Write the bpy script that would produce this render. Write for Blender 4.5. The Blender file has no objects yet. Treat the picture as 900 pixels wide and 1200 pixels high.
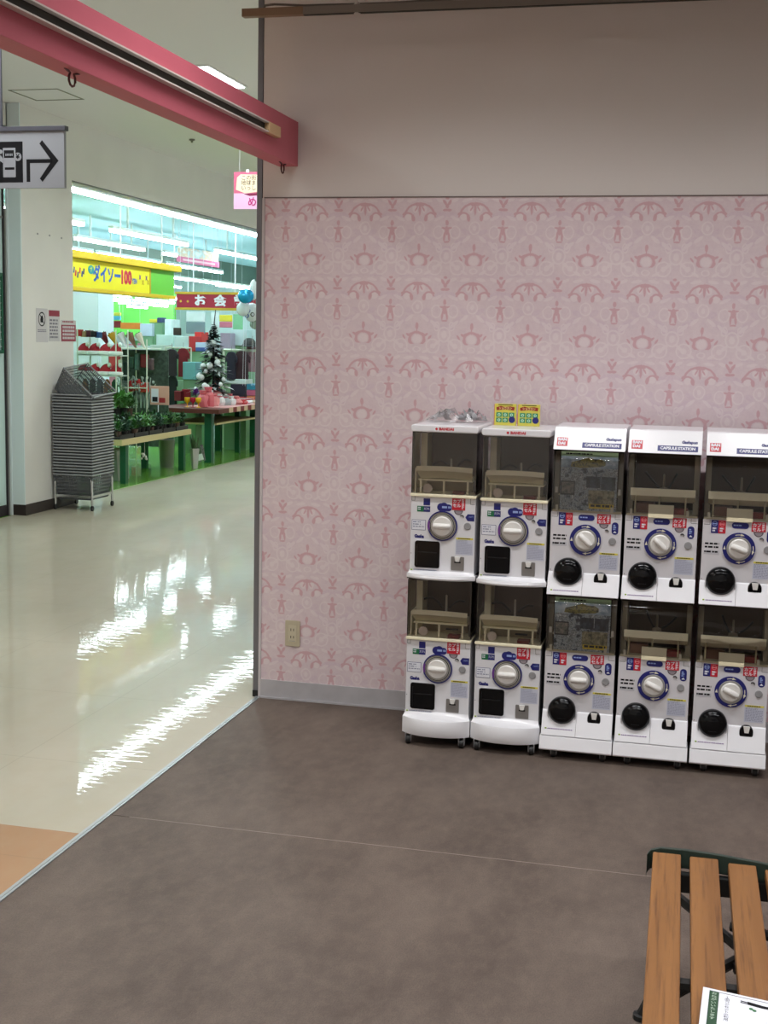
import bpy, bmesh, math, random
from mathutils import Vector, Matrix
random.seed(7)
PI = math.pi
SC = bpy.context.scene
COL = SC.collection

# ------------------------------------------------------------------ camera
FPX = 1526.7
YAW, PITCH, ROLL = .236893, -.131131, .0211661
CAM = Vector((1.93776, -5.61164, 1.66))
_cy, _sy, _cp, _sp = math.cos(YAW), math.sin(YAW), math.cos(PITCH), math.sin(PITCH)
_f = Vector((-_sy*_cp, _cy*_cp, _sp)); _r = Vector((_cy, _sy, 0)); _u = _r.cross(_f)
RT = _r*math.cos(ROLL) + _u*math.sin(ROLL); UP = _u*math.cos(ROLL) - _r*math.sin(ROLL); FW = _f
cd = bpy.data.cameras.new('camera'); cam = bpy.data.objects.new('camera', cd); COL.objects.link(cam)
cd.sensor_fit = 'VERTICAL'; cd.sensor_height = 36; cd.lens = FPX/1200*36; cd.clip_start = .05; cd.clip_end = 200
cam.matrix_world = Matrix(((RT.x, UP.x, -FW.x, CAM.x), (RT.y, UP.y, -FW.y, CAM.y), (RT.z, UP.z, -FW.z, CAM.z), (0, 0, 0, 1)))
SC.camera = cam

def at(px, py, X=None, Y=None, Z=None):
    """survey helper: where the sight line of a photo point meets a wall, floor or shelf plane"""
    d = RT*((px-450)/FPX) - UP*((py-600)/FPX) + FW
    t = (X-CAM.x)/d.x if X is not None else (Y-CAM.y)/d.y if Y is not None else (Z-CAM.z)/d.z
    return CAM + d*t

# ------------------------------------------------------------------ light and exposure
SC.view_settings.view_transform = 'Standard'; SC.view_settings.look = 'None'
SC.view_settings.exposure = 0.0; SC.view_settings.gamma = 1
w = bpy.data.worlds.new('world'); SC.world = w; w.use_nodes = True
w.node_tree.nodes['Background'].inputs[0].default_value = (.9, .95, 1, 1)
w.node_tree.nodes['Background'].inputs[1].default_value = .12
try:
    SC.cycles.use_denoising = True; SC.cycles.max_bounces = 10; SC.cycles.transparent_max_bounces = 24
    SC.cycles.sample_clamp_indirect = 6; SC.cycles.caustics_reflective = False; SC.cycles.caustics_refractive = False
except Exception: pass
ROOM_W = 11; HALL_W = 33; SHOP_E = 34.0
def area(name, loc, sx, sy, power, col, spread=180, rot=(0, 0, 0)):
    l = bpy.data.lights.new(name, 'AREA'); l.shape = 'RECTANGLE'; l.size = sx; l.size_y = sy; l.energy = power
    l.color = col; l.spread = math.radians(spread)
    o = bpy.data.objects.new(name, l); o.location = loc; o.rotation_euler = rot; COL.objects.link(o); return o
CEIL = 3.66
ROOM_L = [(1.0, -1.5), (2.7, -1.5), (1.0, -4.3), (2.7, -4.3), (1.0, -6.8), (2.7, -6.8), (4.3, -4.3)]
HALL_L = [(-1.82, -6.6), (-1.82, -3.2), (-1.82, .5), (-1.82, 4.22), (-1.82, 8.0), (-1.82, 11.6)]
for x, y in ROOM_L: area('room_lamp', (x, y, CEIL-.03), 1.2, .08, ROOM_W*(1.6 if y > -2 else 2.2), (.98, .985, 1), 116 if y > -2 else 140)
for x, y in HALL_L: area('hall_lamp', (x, y, CEIL-.03), .12, .8, HALL_W, (.95, 1, .97), 160)

# ------------------------------------------------------------------ materials
def lin(c):
    return tuple(((v/255)/12.92 if v/255 <= .04045 else ((v/255+.055)/1.055)**2.4) for v in c)
MATS = {}
def mat(name, rgb, rough=.5, metal=0, emit=0, noise=0, nscale=20, bump=0, bscale=60, coat=0, spec=.5):
    if name in MATS: return MATS[name]
    m = bpy.data.materials.new(name); m.use_nodes = True; nt = m.node_tree; b = nt.nodes['Principled BSDF']
    c = lin(rgb)
    b.inputs['Base Color'].default_value = (*c, 1); b.inputs['Roughness'].default_value = rough
    b.inputs['Metallic'].default_value = metal; b.inputs['Specular IOR Level'].default_value = spec
    b.inputs['Coat Weight'].default_value = coat
    if emit:
        b.inputs['Emission Color'].default_value = (*c, 1); b.inputs['Emission Strength'].default_value = emit
    tc = nt.nodes.new('ShaderNodeTexCoord')
    n = nt.nodes.new('ShaderNodeTexNoise'); n.inputs['Scale'].default_value = nscale; n.inputs['Detail'].default_value = 4
    nt.links.new(tc.outputs['Object'], n.inputs['Vector'])
    if noise:
        mr = nt.nodes.new('ShaderNodeMapRange'); mr.inputs[1].default_value = .3; mr.inputs[2].default_value = .7
        mr.inputs[3].default_value = 1-noise; mr.inputs[4].default_value = 1+noise*.6
        nt.links.new(n.outputs[0], mr.inputs[0])
        mx = nt.nodes.new('ShaderNodeVectorMath'); mx.operation = 'SCALE'; mx.inputs[0].default_value = c
        nt.links.new(mr.outputs[0], mx.inputs['Scale']); nt.links.new(mx.outputs[0], b.inputs['Base Color'])
    if bump:
        n2 = nt.nodes.new('ShaderNodeTexNoise'); n2.inputs['Scale'].default_value = bscale; n2.inputs['Detail'].default_value = 3
        nt.links.new(tc.outputs['Object'], n2.inputs['Vector'])
        bp = nt.nodes.new('ShaderNodeBump'); bp.inputs['Strength'].default_value = bump; bp.inputs['Distance'].default_value = .01
        nt.links.new(n2.outputs[0], bp.inputs['Height']); nt.links.new(bp.outputs[0], b.inputs['Normal'])
    MATS[name] = m; return m

def clear_mat(name, tint, gloss=.06, rough=.03):
    """thin clear or smoked sheet: tinted see-through plus a fresnel sheen"""
    m = bpy.data.materials.new(name); m.use_nodes = True; nt = m.node_tree; nt.nodes.clear()
    o = nt.nodes.new('ShaderNodeOutputMaterial'); t = nt.nodes.new('ShaderNodeBsdfTransparent'); g = nt.nodes.new('ShaderNodeBsdfGlossy')
    t.inputs[0].default_value = (*tint, 1); g.inputs['Roughness'].default_value = rough
    fr = nt.nodes.new('ShaderNodeFresnel'); fr.inputs[0].default_value = 1.45
    ad = nt.nodes.new('ShaderNodeMath'); ad.operation = 'ADD'; ad.inputs[1].default_value = gloss-.04; ad.use_clamp = True
    mx = nt.nodes.new('ShaderNodeMixShader')
    nt.links.new(fr.outputs[0], ad.inputs[0]); nt.links.new(ad.outputs[0], mx.inputs[0])
    nt.links.new(t.outputs[0], mx.inputs[1]); nt.links.new(g.outputs[0], mx.inputs[2]); nt.links.new(mx.outputs[0], o.inputs[0])
    MATS[name] = m; return m

class G:
    """small node-graph writer"""
    def __init__(s, nt): s.nt = nt
    def n(s, t, **k):
        x = s.nt.nodes.new(t)
        for a, v in k.items(): setattr(x, a, v)
        return x
    def l(s, a, b): s.nt.links.new(a, b)
    def m(s, op, a, b=None, c=None, clamp=False):
        x = s.n('ShaderNodeMath', operation=op); x.use_clamp = clamp
        for i, v in enumerate((a, b, c)):
            if v is None: continue
            if isinstance(v, (int, float)): x.inputs[i].default_value = v
            else: s.l(v, x.inputs[i])
        return x.outputs[0]
    def ell(s, vec, cx, cy, rx, ry, rot=0, ring=0, soft=.12):
        mp = s.n('ShaderNodeMapping', vector_type='TEXTURE'); s.l(vec, mp.inputs[0])
        mp.inputs[1].default_value = (cx, cy, 0); mp.inputs[2].default_value = (0, 0, math.radians(rot)); mp.inputs[3].default_value = (rx, ry, 1)
        ln = s.n('ShaderNodeVectorMath', operation='LENGTH'); s.l(mp.outputs[0], ln.inputs[0]); v = ln.outputs['Value']
        mr = s.n('ShaderNodeMapRange')
        if ring:
            v = s.m('ABSOLUTE', s.m('SUBTRACT', v, 1)); mr.inputs[1].default_value = ring; mr.inputs[2].default_value = ring*.55
        else: mr.inputs[1].default_value = 1+soft; mr.inputs[2].default_value = 1-soft
        mr.inputs[3].default_value = 0; mr.inputs[4].default_value = 1
        s.l(v, mr.inputs[0]); return mr.outputs[0]
    def mix(s, f, a, b):
        x = s.n('ShaderNodeMix', data_type='RGBA')
        s.l(f, x.inputs[0]) if not isinstance(f, (int, float)) else setattr(x.inputs[0], 'default_value', f)
        for i, v in ((6, a), (7, b)):
            if isinstance(v, tuple): x.inputs[i].default_value = (*v, 1)
            else: s.l(v, x.inputs[i])
        return x.outputs[2]
    def noise(s, vec, scale, detail=3, rough=.5):
        x = s.n('ShaderNodeTexNoise'); x.inputs['Scale'].default_value = scale; x.inputs['Detail'].default_value = detail
        x.inputs['Roughness'].default_value = rough; s.l(vec, x.inputs['Vector']); return x
    def rng(s, v, a, b, c=0, d=1):
        x = s.n('ShaderNodeMapRange'); s.l(v, x.inputs[0])
        for i, q in enumerate((a, b, c, d)): x.inputs[i+1].default_value = q
        return x.outputs[0]

def wallpaper_mat():
    m = bpy.data.materials.new('damask_wallpaper'); m.use_nodes = True; nt = m.node_tree; b = nt.nodes['Principled BSDF']; g = G(nt)
    tc = g.n('ShaderNodeTexCoord'); nz = g.noise(tc.outputs['Object'], 60, 2)
    sb = g.n('ShaderNodeVectorMath', operation='SUBTRACT'); g.l(nz.outputs['Color'], sb.inputs[0]); sb.inputs[1].default_value = (.5, .5, .5)
    sc = g.n('ShaderNodeVectorMath', operation='SCALE'); g.l(sb.outputs[0], sc.inputs[0]); sc.inputs['Scale'].default_value = .006
    ad = g.n('ShaderNodeVectorMath', operation='ADD'); g.l(tc.outputs['Object'], ad.inputs[0]); g.l(sc.outputs[0], ad.inputs[1])
    sp = g.n('ShaderNodeSeparateXYZ'); g.l(ad.outputs[0], sp.inputs[0])
    U = .000587
    # dx: distance from the motif axis (axes at x = .714 + k*.242), in print units; dy: down from the repeat's start
    dx = g.m('DIVIDE', g.m('PINGPONG', g.m('SUBTRACT', sp.outputs[0], .714-.242*20), .121), U)
    dyr = g.m('MULTIPLY', sp.outputs[2], -1)
    dy = g.m('ADD', g.m('DIVIDE', g.m('MODULO', g.m('ADD', dyr, 2.224+.0505+.336*20), .336), U), 75)
    dxb = g.m('SUBTRACT', 206, dx)
    c1 = g.n('ShaderNodeCombineXYZ'); g.l(dx, c1.inputs[0]); g.l(dy, c1.inputs[1]); A = c1.outputs[0]
    c2 = g.n('ShaderNodeCombineXYZ'); g.l(dxb, c2.inputs[0]); g.l(dy, c2.inputs[1]); B = c2.outputs[0]
    def mx(lst):
        v = lst[0]
        for q in lst[1:]: v = g.m('MAXIMUM', v, q)
        return v
    arch = g.m('MULTIPLY', g.ell(A, 0, 208, 108, 86, 0, .1), g.m('LESS_THAN', dy, 205))
    crown = g.m('MULTIPLY', g.ell(A, 0, 535, 54, 50, 0, .24), g.m('LESS_THAN', dy, 572))
    dark = mx([arch, crown, g.ell(A, 116, 196, 15, 9, 35), g.ell(A, 0, 160, 9, 48), g.ell(A, 14, 132, 20, 11), g.ell(A, 48, 226, 13, 26, 10), g.m('MULTIPLY', g.ell(A, 84, 226, 36, 36, 0, .22), g.m('LESS_THAN', dy, 222)), g.ell(A, 26, 160, 6, 20, -30),
               g.ell(A, 0, 438, 12, 26), g.ell(A, 0, 470, 4, 30), g.ell(A, 66, 505, 20, 9, -35), g.ell(A, 98, 520, 7, 20, 35), g.ell(A, 40, 496, 22, 9, 15), g.ell(A, 58, 548, 8, 18, 12),
               g.ell(B, 0, 262, 12, 20), g.ell(B, 16, 300, 24, 7, -8), g.ell(B, 0, 318, 17, 32), g.ell(B, 17, 360, 8, 34, -5), g.ell(B, 6, 398, 16, 6),
               g.ell(B, 0, 84, 14, 11), g.ell(B, 17, 118, 10, 26, 32), g.ell(B, 0, 142, 13, 16), g.ell(B, 12, 170, 22, 10)])
    light = mx([g.ell(A, 122, 585, 50, 50, 0, .14), g.ell(A, 122, 585, 20, 20), g.ell(A, 0, 300, 38, 44, 0, .16), g.ell(A, 0, 300, 14, 20), g.ell(B, 0, 500, 44, 52, 0, .16), g.ell(B, 0, 500, 20, 28),
                g.ell(A, 0, 535, 34, 32), g.ell(A, 82, 222, 26, 24), g.ell(A, 36, 165, 18, 26, 20), g.ell(B, 62, 330, 36, 44, 0, .16), g.ell(B, 72, 425, 44, 14, -40), g.ell(A, 60, 380, 40, 13, 40),
                g.ell(A, 70, 620, 30, 10, -30), g.ell(B, 60, 230, 40, 12, 25), g.ell(B, 50, 560, 34, 12, 40), g.ell(A, 0, 610, 26, 18, 0, .3), g.ell(B, 55, 100, 30, 12, -20), g.ell(A, 150, 440, 20, 30, 0, .25), g.ell(A, 60, 100, 38, 12, 10)])
    lav = mx([g.ell(B, 0, 450, 80, 22, 0), g.ell(A, 110, 400, 60, 24, 35), g.ell(A, 60, 330, 36, 20, -30), g.ell(B, 40, 210, 50, 24, 20), g.ell(A, 90, 650, 60, 12)])
    fine = g.noise(tc.outputs['Object'], 95, 3, .6); blot = g.noise(tc.outputs['Object'], 26, 3)
    base = g.mix(g.rng(blot.outputs[0], .35, .65), lin((221, 202, 208)), lin((226, 208, 212)))
    base = g.mix(g.m('MULTIPLY', lav, .5), base, lin((216, 194, 206)))
    base = g.mix(g.m('MULTIPLY', light, .6), base, lin((236, 223, 224)))
    base = g.mix(g.m('MULTIPLY', g.rng(fine.outputs[0], .4, .7), .3), base, lin((234, 222, 223)))
    base = g.mix(g.m('MULTIPLY', dark, .8), base, lin((212, 166, 174)))
    g.l(base, b.inputs['Base Color']); b.inputs['Roughness'].default_value = .6
    bp = g.n('ShaderNodeBump'); bp.inputs['Strength'].default_value = .08; bp.inputs['Distance'].default_value = .004
    g.l(fine.outputs[0], bp.inputs['Height']); g.l(bp.outputs[0], b.inputs['Normal'])
    return m

def carpet_mat():
    m = bpy.data.materials.new('brown_textile_floor'); m.use_nodes = True; nt = m.node_tree; b = nt.nodes['Principled BSDF']; g = G(nt)
    tc = g.n('ShaderNodeTexCoord'); o = tc.outputs['Object']
    mp = g.n('ShaderNodeMapping'); g.l(o, mp.inputs[0]); mp.inputs[3].default_value = (1, .55, 1)
    big = g.noise(mp.outputs[0], 3.2, 5, .62); mid = g.noise(mp.outputs[0], 22, 4, .65)
    mf = g.n('ShaderNodeMapping'); g.l(o, mf.inputs[0]); mf.inputs[3].default_value = (1, .5, 1)
    fine = g.noise(mf.outputs[0], 260, 2, .7)
    c = g.mix(g.rng(big.outputs[0], .34, .68), lin((86, 74, 67)), lin((110, 97, 88)))
    c = g.mix(g.m('MULTIPLY', g.rng(mid.outputs[0], .42, .72), .4), c, lin((126, 111, 100)))
    c = g.mix(g.m('MULTIPLY', g.rng(fine.outputs[0], .4, .75), .5), c, lin((70, 59, 54)))
    g.l(c, b.inputs['Base Color']); b.inputs['Roughness'].default_value = .62; b.inputs['Specular IOR Level'].default_value = .35
    bp = g.n('ShaderNodeBump'); bp.inputs['Strength'].default_value = .35; bp.inputs['Distance'].default_value = .004
    g.l(fine.outputs[0], bp.inputs['Height']); g.l(bp.outputs[0], b.inputs['Normal'])
    return m

def hallfloor_mat(name, ca, cb):
    m = bpy.data.materials.new(name); m.use_nodes = True; nt = m.node_tree; b = nt.nodes['Principled BSDF']; g = G(nt)
    tc = g.n('ShaderNodeTexCoord'); o = tc.outputs['Object']
    mp = g.n('ShaderNodeMapping'); g.l(o, mp.inputs[0]); mp.inputs[3].default_value = (1, .6, 1)
    big = g.noise(mp.outputs[0], 1.3, 4, .55); mid = g.noise(mp.outputs[0], 9, 4, .6)
    c = g.mix(g.rng(big.outputs[0], .35, .65), lin(ca), lin(cb))
    c = g.mix(g.m('MULTIPLY', g.rng(mid.outputs[0], .4, .7), .18), c, lin((176, 160, 130)))
    sp = g.n('ShaderNodeSeparateXYZ'); g.l(o, sp.inputs[0])
    jx = g.m('LESS_THAN', g.m('PINGPONG', g.m('ADD', sp.outputs[0], 20.4), .45), .0018)
    jy = g.m('LESS_THAN', g.m('PINGPONG', g.m('ADD', sp.outputs[1], 20.01), .45), .0022)
    c = g.mix(g.m('MULTIPLY', g.m('MAXIMUM', jx, jy), .22), c, lin((110, 100, 85)))
    g.l(c, b.inputs['Base Color'])
    b.inputs['Roughness'].default_value = .4; b.inputs['Specular IOR Level'].default_value = .12
    b.inputs['Coat Weight'].default_value = .42; g.l(g.rng(mid.outputs[0], .35, .65, .016, .035), b.inputs['Coat Roughness'])
    mw = g.n('ShaderNodeMapping'); g.l(o, mw.inputs[0]); mw.inputs[2].default_value = (0, 0, .25); mw.inputs[3].default_value = (1, 3.4, 1)
    wv = g.noise(mw.outputs[0], 6.5, 1, .5); wf = g.noise(mw.outputs[0], 17, 1, .5)
    h = g.m('ADD', wv.outputs[0], g.m('MULTIPLY', wf.outputs[0], .35))
    bp = g.n('ShaderNodeBump'); bp.inputs['Strength'].default_value = .08; bp.inputs['Distance'].default_value = .005
    g.l(h, bp.inputs['Height']); g.l(bp.outputs[0], b.inputs['Coat Normal'])
    return m

def wood_mat(name='slat_wood', a=(124, 82, 42), b_=(146, 100, 54), d=(84, 50, 24)):
    m = bpy.data.materials.new(name); m.use_nodes = True; nt = m.node_tree; b = nt.nodes['Principled BSDF']; g = G(nt)
    tc = g.n('ShaderNodeTexCoord'); oi = g.n('ShaderNodeObjectInfo')
    of = g.n('ShaderNodeVectorMath', operation='ADD'); g.l(tc.outputs['Object'], of.inputs[0]); g.l(oi.outputs['Location'], of.inputs[1])
    mp = g.n('ShaderNodeMapping'); g.l(of.outputs[0], mp.inputs[0]); mp.inputs[3].default_value = (1, .035, 1)
    gr = g.noise(mp.outputs[0], 95, 4, .65); bg = g.noise(mp.outputs[0], 16, 3); fl = g.noise(of.outputs[0], 14, 3)
    c = g.mix(g.rng(bg.outputs[0], .35, .65), lin(a), lin(b_))
    c = g.mix(g.m('MULTIPLY', g.rng(gr.outputs[0], .5, .68), .62), c, lin(d))
    c = g.mix(g.m('MULTIPLY', g.rng(fl.outputs[0], .56, .75), .35), c, lin((122, 84, 46)))
    g.l(c, b.inputs['Base Color']); b.inputs['Roughness'].default_value = .42
    bp = g.n('ShaderNodeBump'); bp.inputs['Strength'].default_value = .3; bp.inputs['Distance'].default_value = .003
    g.l(gr.outputs[0], bp.inputs['Height']); g.l(bp.outputs[0], b.inputs['Normal'])
    MATS[name] = m; return m

def picture_mat(name, cols, scale=18, seed=0):
    """flat printed picture made of coloured blotches"""
    m = bpy.data.materials.new(name); m.use_nodes = True; nt = m.node_tree; b = nt.nodes['Principled BSDF']; g = G(nt)
    tc = g.n('ShaderNodeTexCoord'); mp = g.n('ShaderNodeMapping'); g.l(tc.outputs['Object'], mp.inputs[0]); mp.inputs[1].default_value = (seed*3.1, seed*1.7, seed)
    nz = g.noise(mp.outputs[0], scale, 5, .7); r = g.n('ShaderNodeValToRGB'); g.l(nz.outputs[0], r.inputs[0])
    e = r.color_ramp.elements
    for i, c in enumerate(cols):
        p = .37+.24*i/(len(cols)-1)
        k = e[i] if i < 2 else e.new(p)
        k.position = p; k.color = (*lin(c), 1)
    g.l(r.outputs[0], b.inputs['Base Color']); b.inputs['Roughness'].default_value = .35
    MATS[name] = m; return m

# ------------------------------------------------------------------ mesh helpers
class MB:
    def __init__(s): s.bm = bmesh.new()
    def box(s, x0, x1, y0, y1, z0, z1):
        vs = [s.bm.verts.new(p) for p in ((x0, y0, z0), (x1, y0, z0), (x1, y1, z0), (x0, y1, z0), (x0, y0, z1), (x1, y0, z1), (x1, y1, z1), (x0, y1, z1))]
        for f in ((3, 2, 1, 0), (4, 5, 6, 7), (0, 1, 5, 4), (1, 2, 6, 5), (2, 3, 7, 6), (3, 0, 4, 7)): s.bm.faces.new([vs[i] for i in f])
        return s
    def prism(s, pts, a0, a1, ax='Y'):
        """pts (u,v): for ax Y u=x v=z; for ax X u=y v=z; for ax Z u=x v=y"""
        def P(u, v, a): return (u, a, v) if ax == 'Y' else (a, u, v) if ax == 'X' else (u, v, a)
        A = [s.bm.verts.new(P(u, v, a0)) for u, v in pts]; B = [s.bm.verts.new(P(u, v, a1)) for u, v in pts]; n = len(pts)
        s.bm.faces.new(A); s.bm.faces.new(B[::-1])
        for i in range(n): s.bm.faces.new((A[i], B[i], B[(i+1) % n], A[(i+1) % n]))
        return s
    def ring(s, cx, cz, r0, r1, y0, y1, n=32, a0=0, a1=2*PI):
        """annulus in the XZ plane, thickness y0..y1"""
        full = abs(a1-a0-2*PI) < 1e-6; k = n if full else n+1; R = []
        for i in range(k):
            a = a0+(a1-a0)*i/n; c, d = math.cos(a), math.sin(a)
            R.append([s.bm.verts.new((cx+r*c, y, cz+r*d)) for r, y in ((r0, y0), (r1, y0), (r1, y1), (r0, y1))])
        for i in range(n):
            p, q = R[i], R[(i+1) % k]
            for j in range(4): s.bm.faces.new((p[j], p[(j+1) % 4], q[(j+1) % 4], q[j]))
        if not full: s.bm.faces.new(R[0]); s.bm.faces.new(R[-1][::-1])
        return s
    def lathe(s, prof, c=(0, 0, 0), ax='Z', n=16):
        """prof [(r,h)...] about an axis through c"""
        R = []
        for r, h in prof:
            row = []
            for i in range(n):
                a = 2*PI*i/n; u, v = r*math.cos(a), r*math.sin(a)
                p = (u, v, h) if ax == 'Z' else (u, h, v) if ax == 'Y' else (h, u, v)
                row.append(s.bm.verts.new((c[0]+p[0], c[1]+p[1], c[2]+p[2])))
            R.append(row)
        for a, b in zip(R, R[1:]):
            for i in range(n): s.bm.faces.new((a[i], a[(i+1) % n], b[(i+1) % n], b[i]))
        s.bm.faces.new(R[0][::-1]); s.bm.faces.new(R[-1]); return s
    def tube(s, pts, r, n=6):
        pts = [Vector(p) for p in pts]; R = []
        for i, p in enumerate(pts):
            d = (pts[min(i+1, len(pts)-1)]-pts[max(i-1, 0)]).normalized()
            up = Vector((0, 0, 1)) if abs(d.z) < .9 else Vector((1, 0, 0))
            a = d.cross(up).normalized(); b = a.cross(d)
            rr = r[i] if isinstance(r, (list, tuple)) else r
            R.append([s.bm.verts.new(p+a*(rr*math.cos(2*PI*k/n))+b*(rr*math.sin(2*PI*k/n))) for k in range(n)])
        for a, b in zip(R, R[1:]):
            for k in range(n): s.bm.faces.new((a[k], a[(k+1) % n], b[(k+1) % n], b[k]))
        s.bm.faces.new(R[0][::-1]); s.bm.faces.new(R[-1]); return s
    def grid(s, f, nu, nv):
        V = [[s.bm.verts.new(f(i/nu, j/nv)) for j in range(nv+1)] for i in range(nu+1)]
        for i in range(nu):
            for j in range(nv): s.bm.faces.new((V[i][j], V[i+1][j], V[i+1][j+1], V[i][j+1]))
        return s
    def ball(s, c, rx, ry=None, rz=None, n=10, m=7):
        ry = ry or rx; rz = rz or rx
        top = s.bm.verts.new((c[0], c[1], c[2]+rz)); bot = s.bm.verts.new((c[0], c[1], c[2]-rz)); R = []
        for j in range(1, m):
            t = PI*j/m
            R.append([s.bm.verts.new((c[0]+rx*math.sin(t)*math.cos(2*PI*i/n), c[1]+ry*math.sin(t)*math.sin(2*PI*i/n), c[2]+rz*math.cos(t))) for i in range(n)])
        for i in range(n):
            s.bm.faces.new((top, R[0][i], R[0][(i+1) % n])); s.bm.faces.new((bot, R[-1][(i+1) % n], R[-1][i]))
            for a, b in zip(R, R[1:]): s.bm.faces.new((a[i], b[i], b[(i+1) % n], a[(i+1) % n]))
        return s
    def leaf(s, base, d, L, W, curl=.3):
        d = Vector(d).normalized(); b = Vector(base); side = d.cross(Vector((0, 0, 1)))
        side = side.normalized() if side.length > .01 else Vector((1, 0, 0))
        v = [s.bm.verts.new(p) for p in (b, b+d*L*.5+side*W/2, b+d*L-Vector((0, 0, L*curl)), b+d*L*.5-side*W/2, b+d*L*.55+Vector((0, 0, -W*.15)))]
        s.bm.faces.new((v[0], v[1], v[4])); s.bm.faces.new((v[1], v[2], v[4])); s.bm.faces.new((v[2], v[3], v[4])); s.bm.faces.new((v[3], v[0], v[4]))
        return s
    def build(s, name, m, parent=None, bevel=0, smooth=False, loc=None, segs=2):
        bm = s.bm
        bmesh.ops.recalc_face_normals(bm, faces=bm.faces)
        if bevel:
            ed = [e for e in bm.edges if len(e.link_faces) == 2 and e.calc_face_angle(0) > .7]
            bmesh.ops.bevel(bm, geom=ed, offset=bevel, segments=segs, affect='EDGES', profile=.6)
        me = bpy.data.meshes.new(name); bm.to_mesh(me); bm.free()
        if smooth:
            me.polygons.foreach_set('use_smooth', [True]*len(me.polygons))
            try: me.set_sharp_from_angle(angle=math.radians(40))
            except Exception: pass
        me.materials.append(m if not isinstance(m, str) else MATS[m])
        o = bpy.data.objects.new(name, me); COL.objects.link(o)
        if parent: o.parent = parent
        if loc: o.location = loc
        return o
def rrect(x0, x1, z0, z1, r, n=4):
    out = []
    for cx, cz, a in ((x1-r, z1-r, 0), (x0+r, z1-r, PI/2), (x0+r, z0+r, PI), (x1-r, z0+r, 1.5*PI)):
        for i in range(n+1): out.append((cx+r*math.cos(a+PI/2*i/n), cz+r*math.sin(a+PI/2*i/n)))
    return out
def circ(cx, cz, r, n=24, a0=0, a1=2*PI):
    k = n if abs(a1-a0-2*PI) < 1e-6 else n+1
    return [(cx+r*math.cos(a0+(a1-a0)*i/n), cz+r*math.sin(a0+(a1-a0)*i/n)) for i in range(k)]
def tag(o, label, cat, group=None):
    o['label'] = label; o['category'] = cat
    if group: o['group'] = group
    return o
def lab(o, label): o['label'] = label; return o
def empty(name, loc=(0, 0, 0), rz=0):
    o = bpy.data.objects.new(name, None); COL.objects.link(o); o.location = loc; o.rotation_euler = (0, 0, rz); o.empty_display_size = .1; return o
def struct(o): o['kind'] = 'structure'; return o
def copy_thing(o):
    kids = {}
    for x in bpy.data.objects:
        if x.parent: kids.setdefault(x.parent.name, []).append(x)
    def rec(q, par):
        c = q.copy(); COL.objects.link(c); c.parent = par
        for ch in kids.get(q.name, []): rec(ch, c)
        return c
    return rec(o, None)

TXT = {}
def text(s, name, size, m, parent, loc, rot=(PI/2, 0, 0), ext=.0003, sx=1, bold=0, shear=0, align='CENTER', spacing=1):
    key = (s, size, ext, bold, shear, align, spacing)
    if key not in TXT:
        cu = bpy.data.curves.new('lettering', 'FONT'); cu.body = s; cu.size = size; cu.extrude = ext; cu.align_x = align; cu.align_y = 'CENTER'
        cu.offset = bold; cu.shear = shear; cu.resolution_u = 2; cu.space_character = spacing
        t = bpy.data.objects.new('lettering', cu); COL.objects.link(t)
        dg = bpy.context.evaluated_depsgraph_get(); me = bpy.data.meshes.new_from_object(t.evaluated_get(dg)); me.name = name
        bpy.data.objects.remove(t); me.materials.clear(); TXT[key] = me
    me = TXT[key]
    if len(me.materials) == 0: me.materials.append(m)
    elif me.materials[0] != m: me = me.copy(); me.materials[0] = m
    o = bpy.data.objects.new(name, me); COL.objects.link(o); o.location = loc; o.rotation_euler = rot; o.scale = (sx, 1, 1)
    if parent: o.parent = parent
    return o
def fine_print(mb, x0, x1, z0, z1, rows, y0, y1, rnd=None, gap=.25, fill=.5):
    """rows of tiny printed dashes"""
    rnd = rnd or random; h = (z1-z0)/rows
    for i in range(rows):
        zt = z1-i*h; x = x0; end = x1 if rnd.random() > .3 else x0+(x1-x0)*.7
        while x < end-.001:
            L = min(rnd.uniform(.5, 2.2)*h, end-x); mb.box(x, x+L*(1-gap), y0, y1, zt-h*fill, zt); x += L
    return mb

# ------------------------------------------------------------------ shared materials
WHITE = mat('machine_white', (236, 236, 240), .28, coat=.3)
PANEL = mat('machine_panel', (219, 217, 221), .32)
NAVY = mat('navy_print', (30, 34, 112), .4)
RED = mat('red_print', (196, 32, 52), .4)
BLUEP = mat('blue_print', (34, 70, 150), .4)
GREENP = mat('green_print', (30, 110, 70), .4)
YELP = mat('yellow_print', (226, 214, 90), .5)
PAPERW = mat('paper_white', (228, 230, 238), .55)
GREYP = mat('grey_print', (130, 134, 160), .5)
INK = mat('ink_black', (15, 15, 20), .6, spec=.2)
BLACKG = mat('glossy_black', (7, 8, 11), .1, spec=.3)
BLACKM = mat('matt_black', (20, 20, 21), .5)
CREAM = mat('cream_plastic', (250, 243, 212), .45)
BROWN = mat('dark_interior', (74, 62, 50), .6, noise=.12, nscale=9)
SILVER = mat('brushed_silver', (150, 148, 146), .38, metal=.7)
CHROME = mat('chrome', (205, 208, 210), .18, metal=1)
GREYPL = mat('grey_plastic', (150, 150, 152), .4)
RINGG = mat('ring_grey', (176, 174, 168), .3, metal=.3)
KNOB = mat('knob_white', (232, 230, 226), .3)
SMOKE = clear_mat('smoked_cover', (.985, .975, .96), .05)
CLEAR = clear_mat('clear_cover', (.95, .94, .92), .07)
SIDEC = clear_mat('side_cover', (.82, .79, .76), .05)
GLASS = clear_mat('window_glass', (.93, .99, .98), .06)
BAG = clear_mat('clear_bag', (.98, .98, .985), .07, .15)
REDD = mat('dark_red_plastic', (120, 40, 34), .45)

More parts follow.
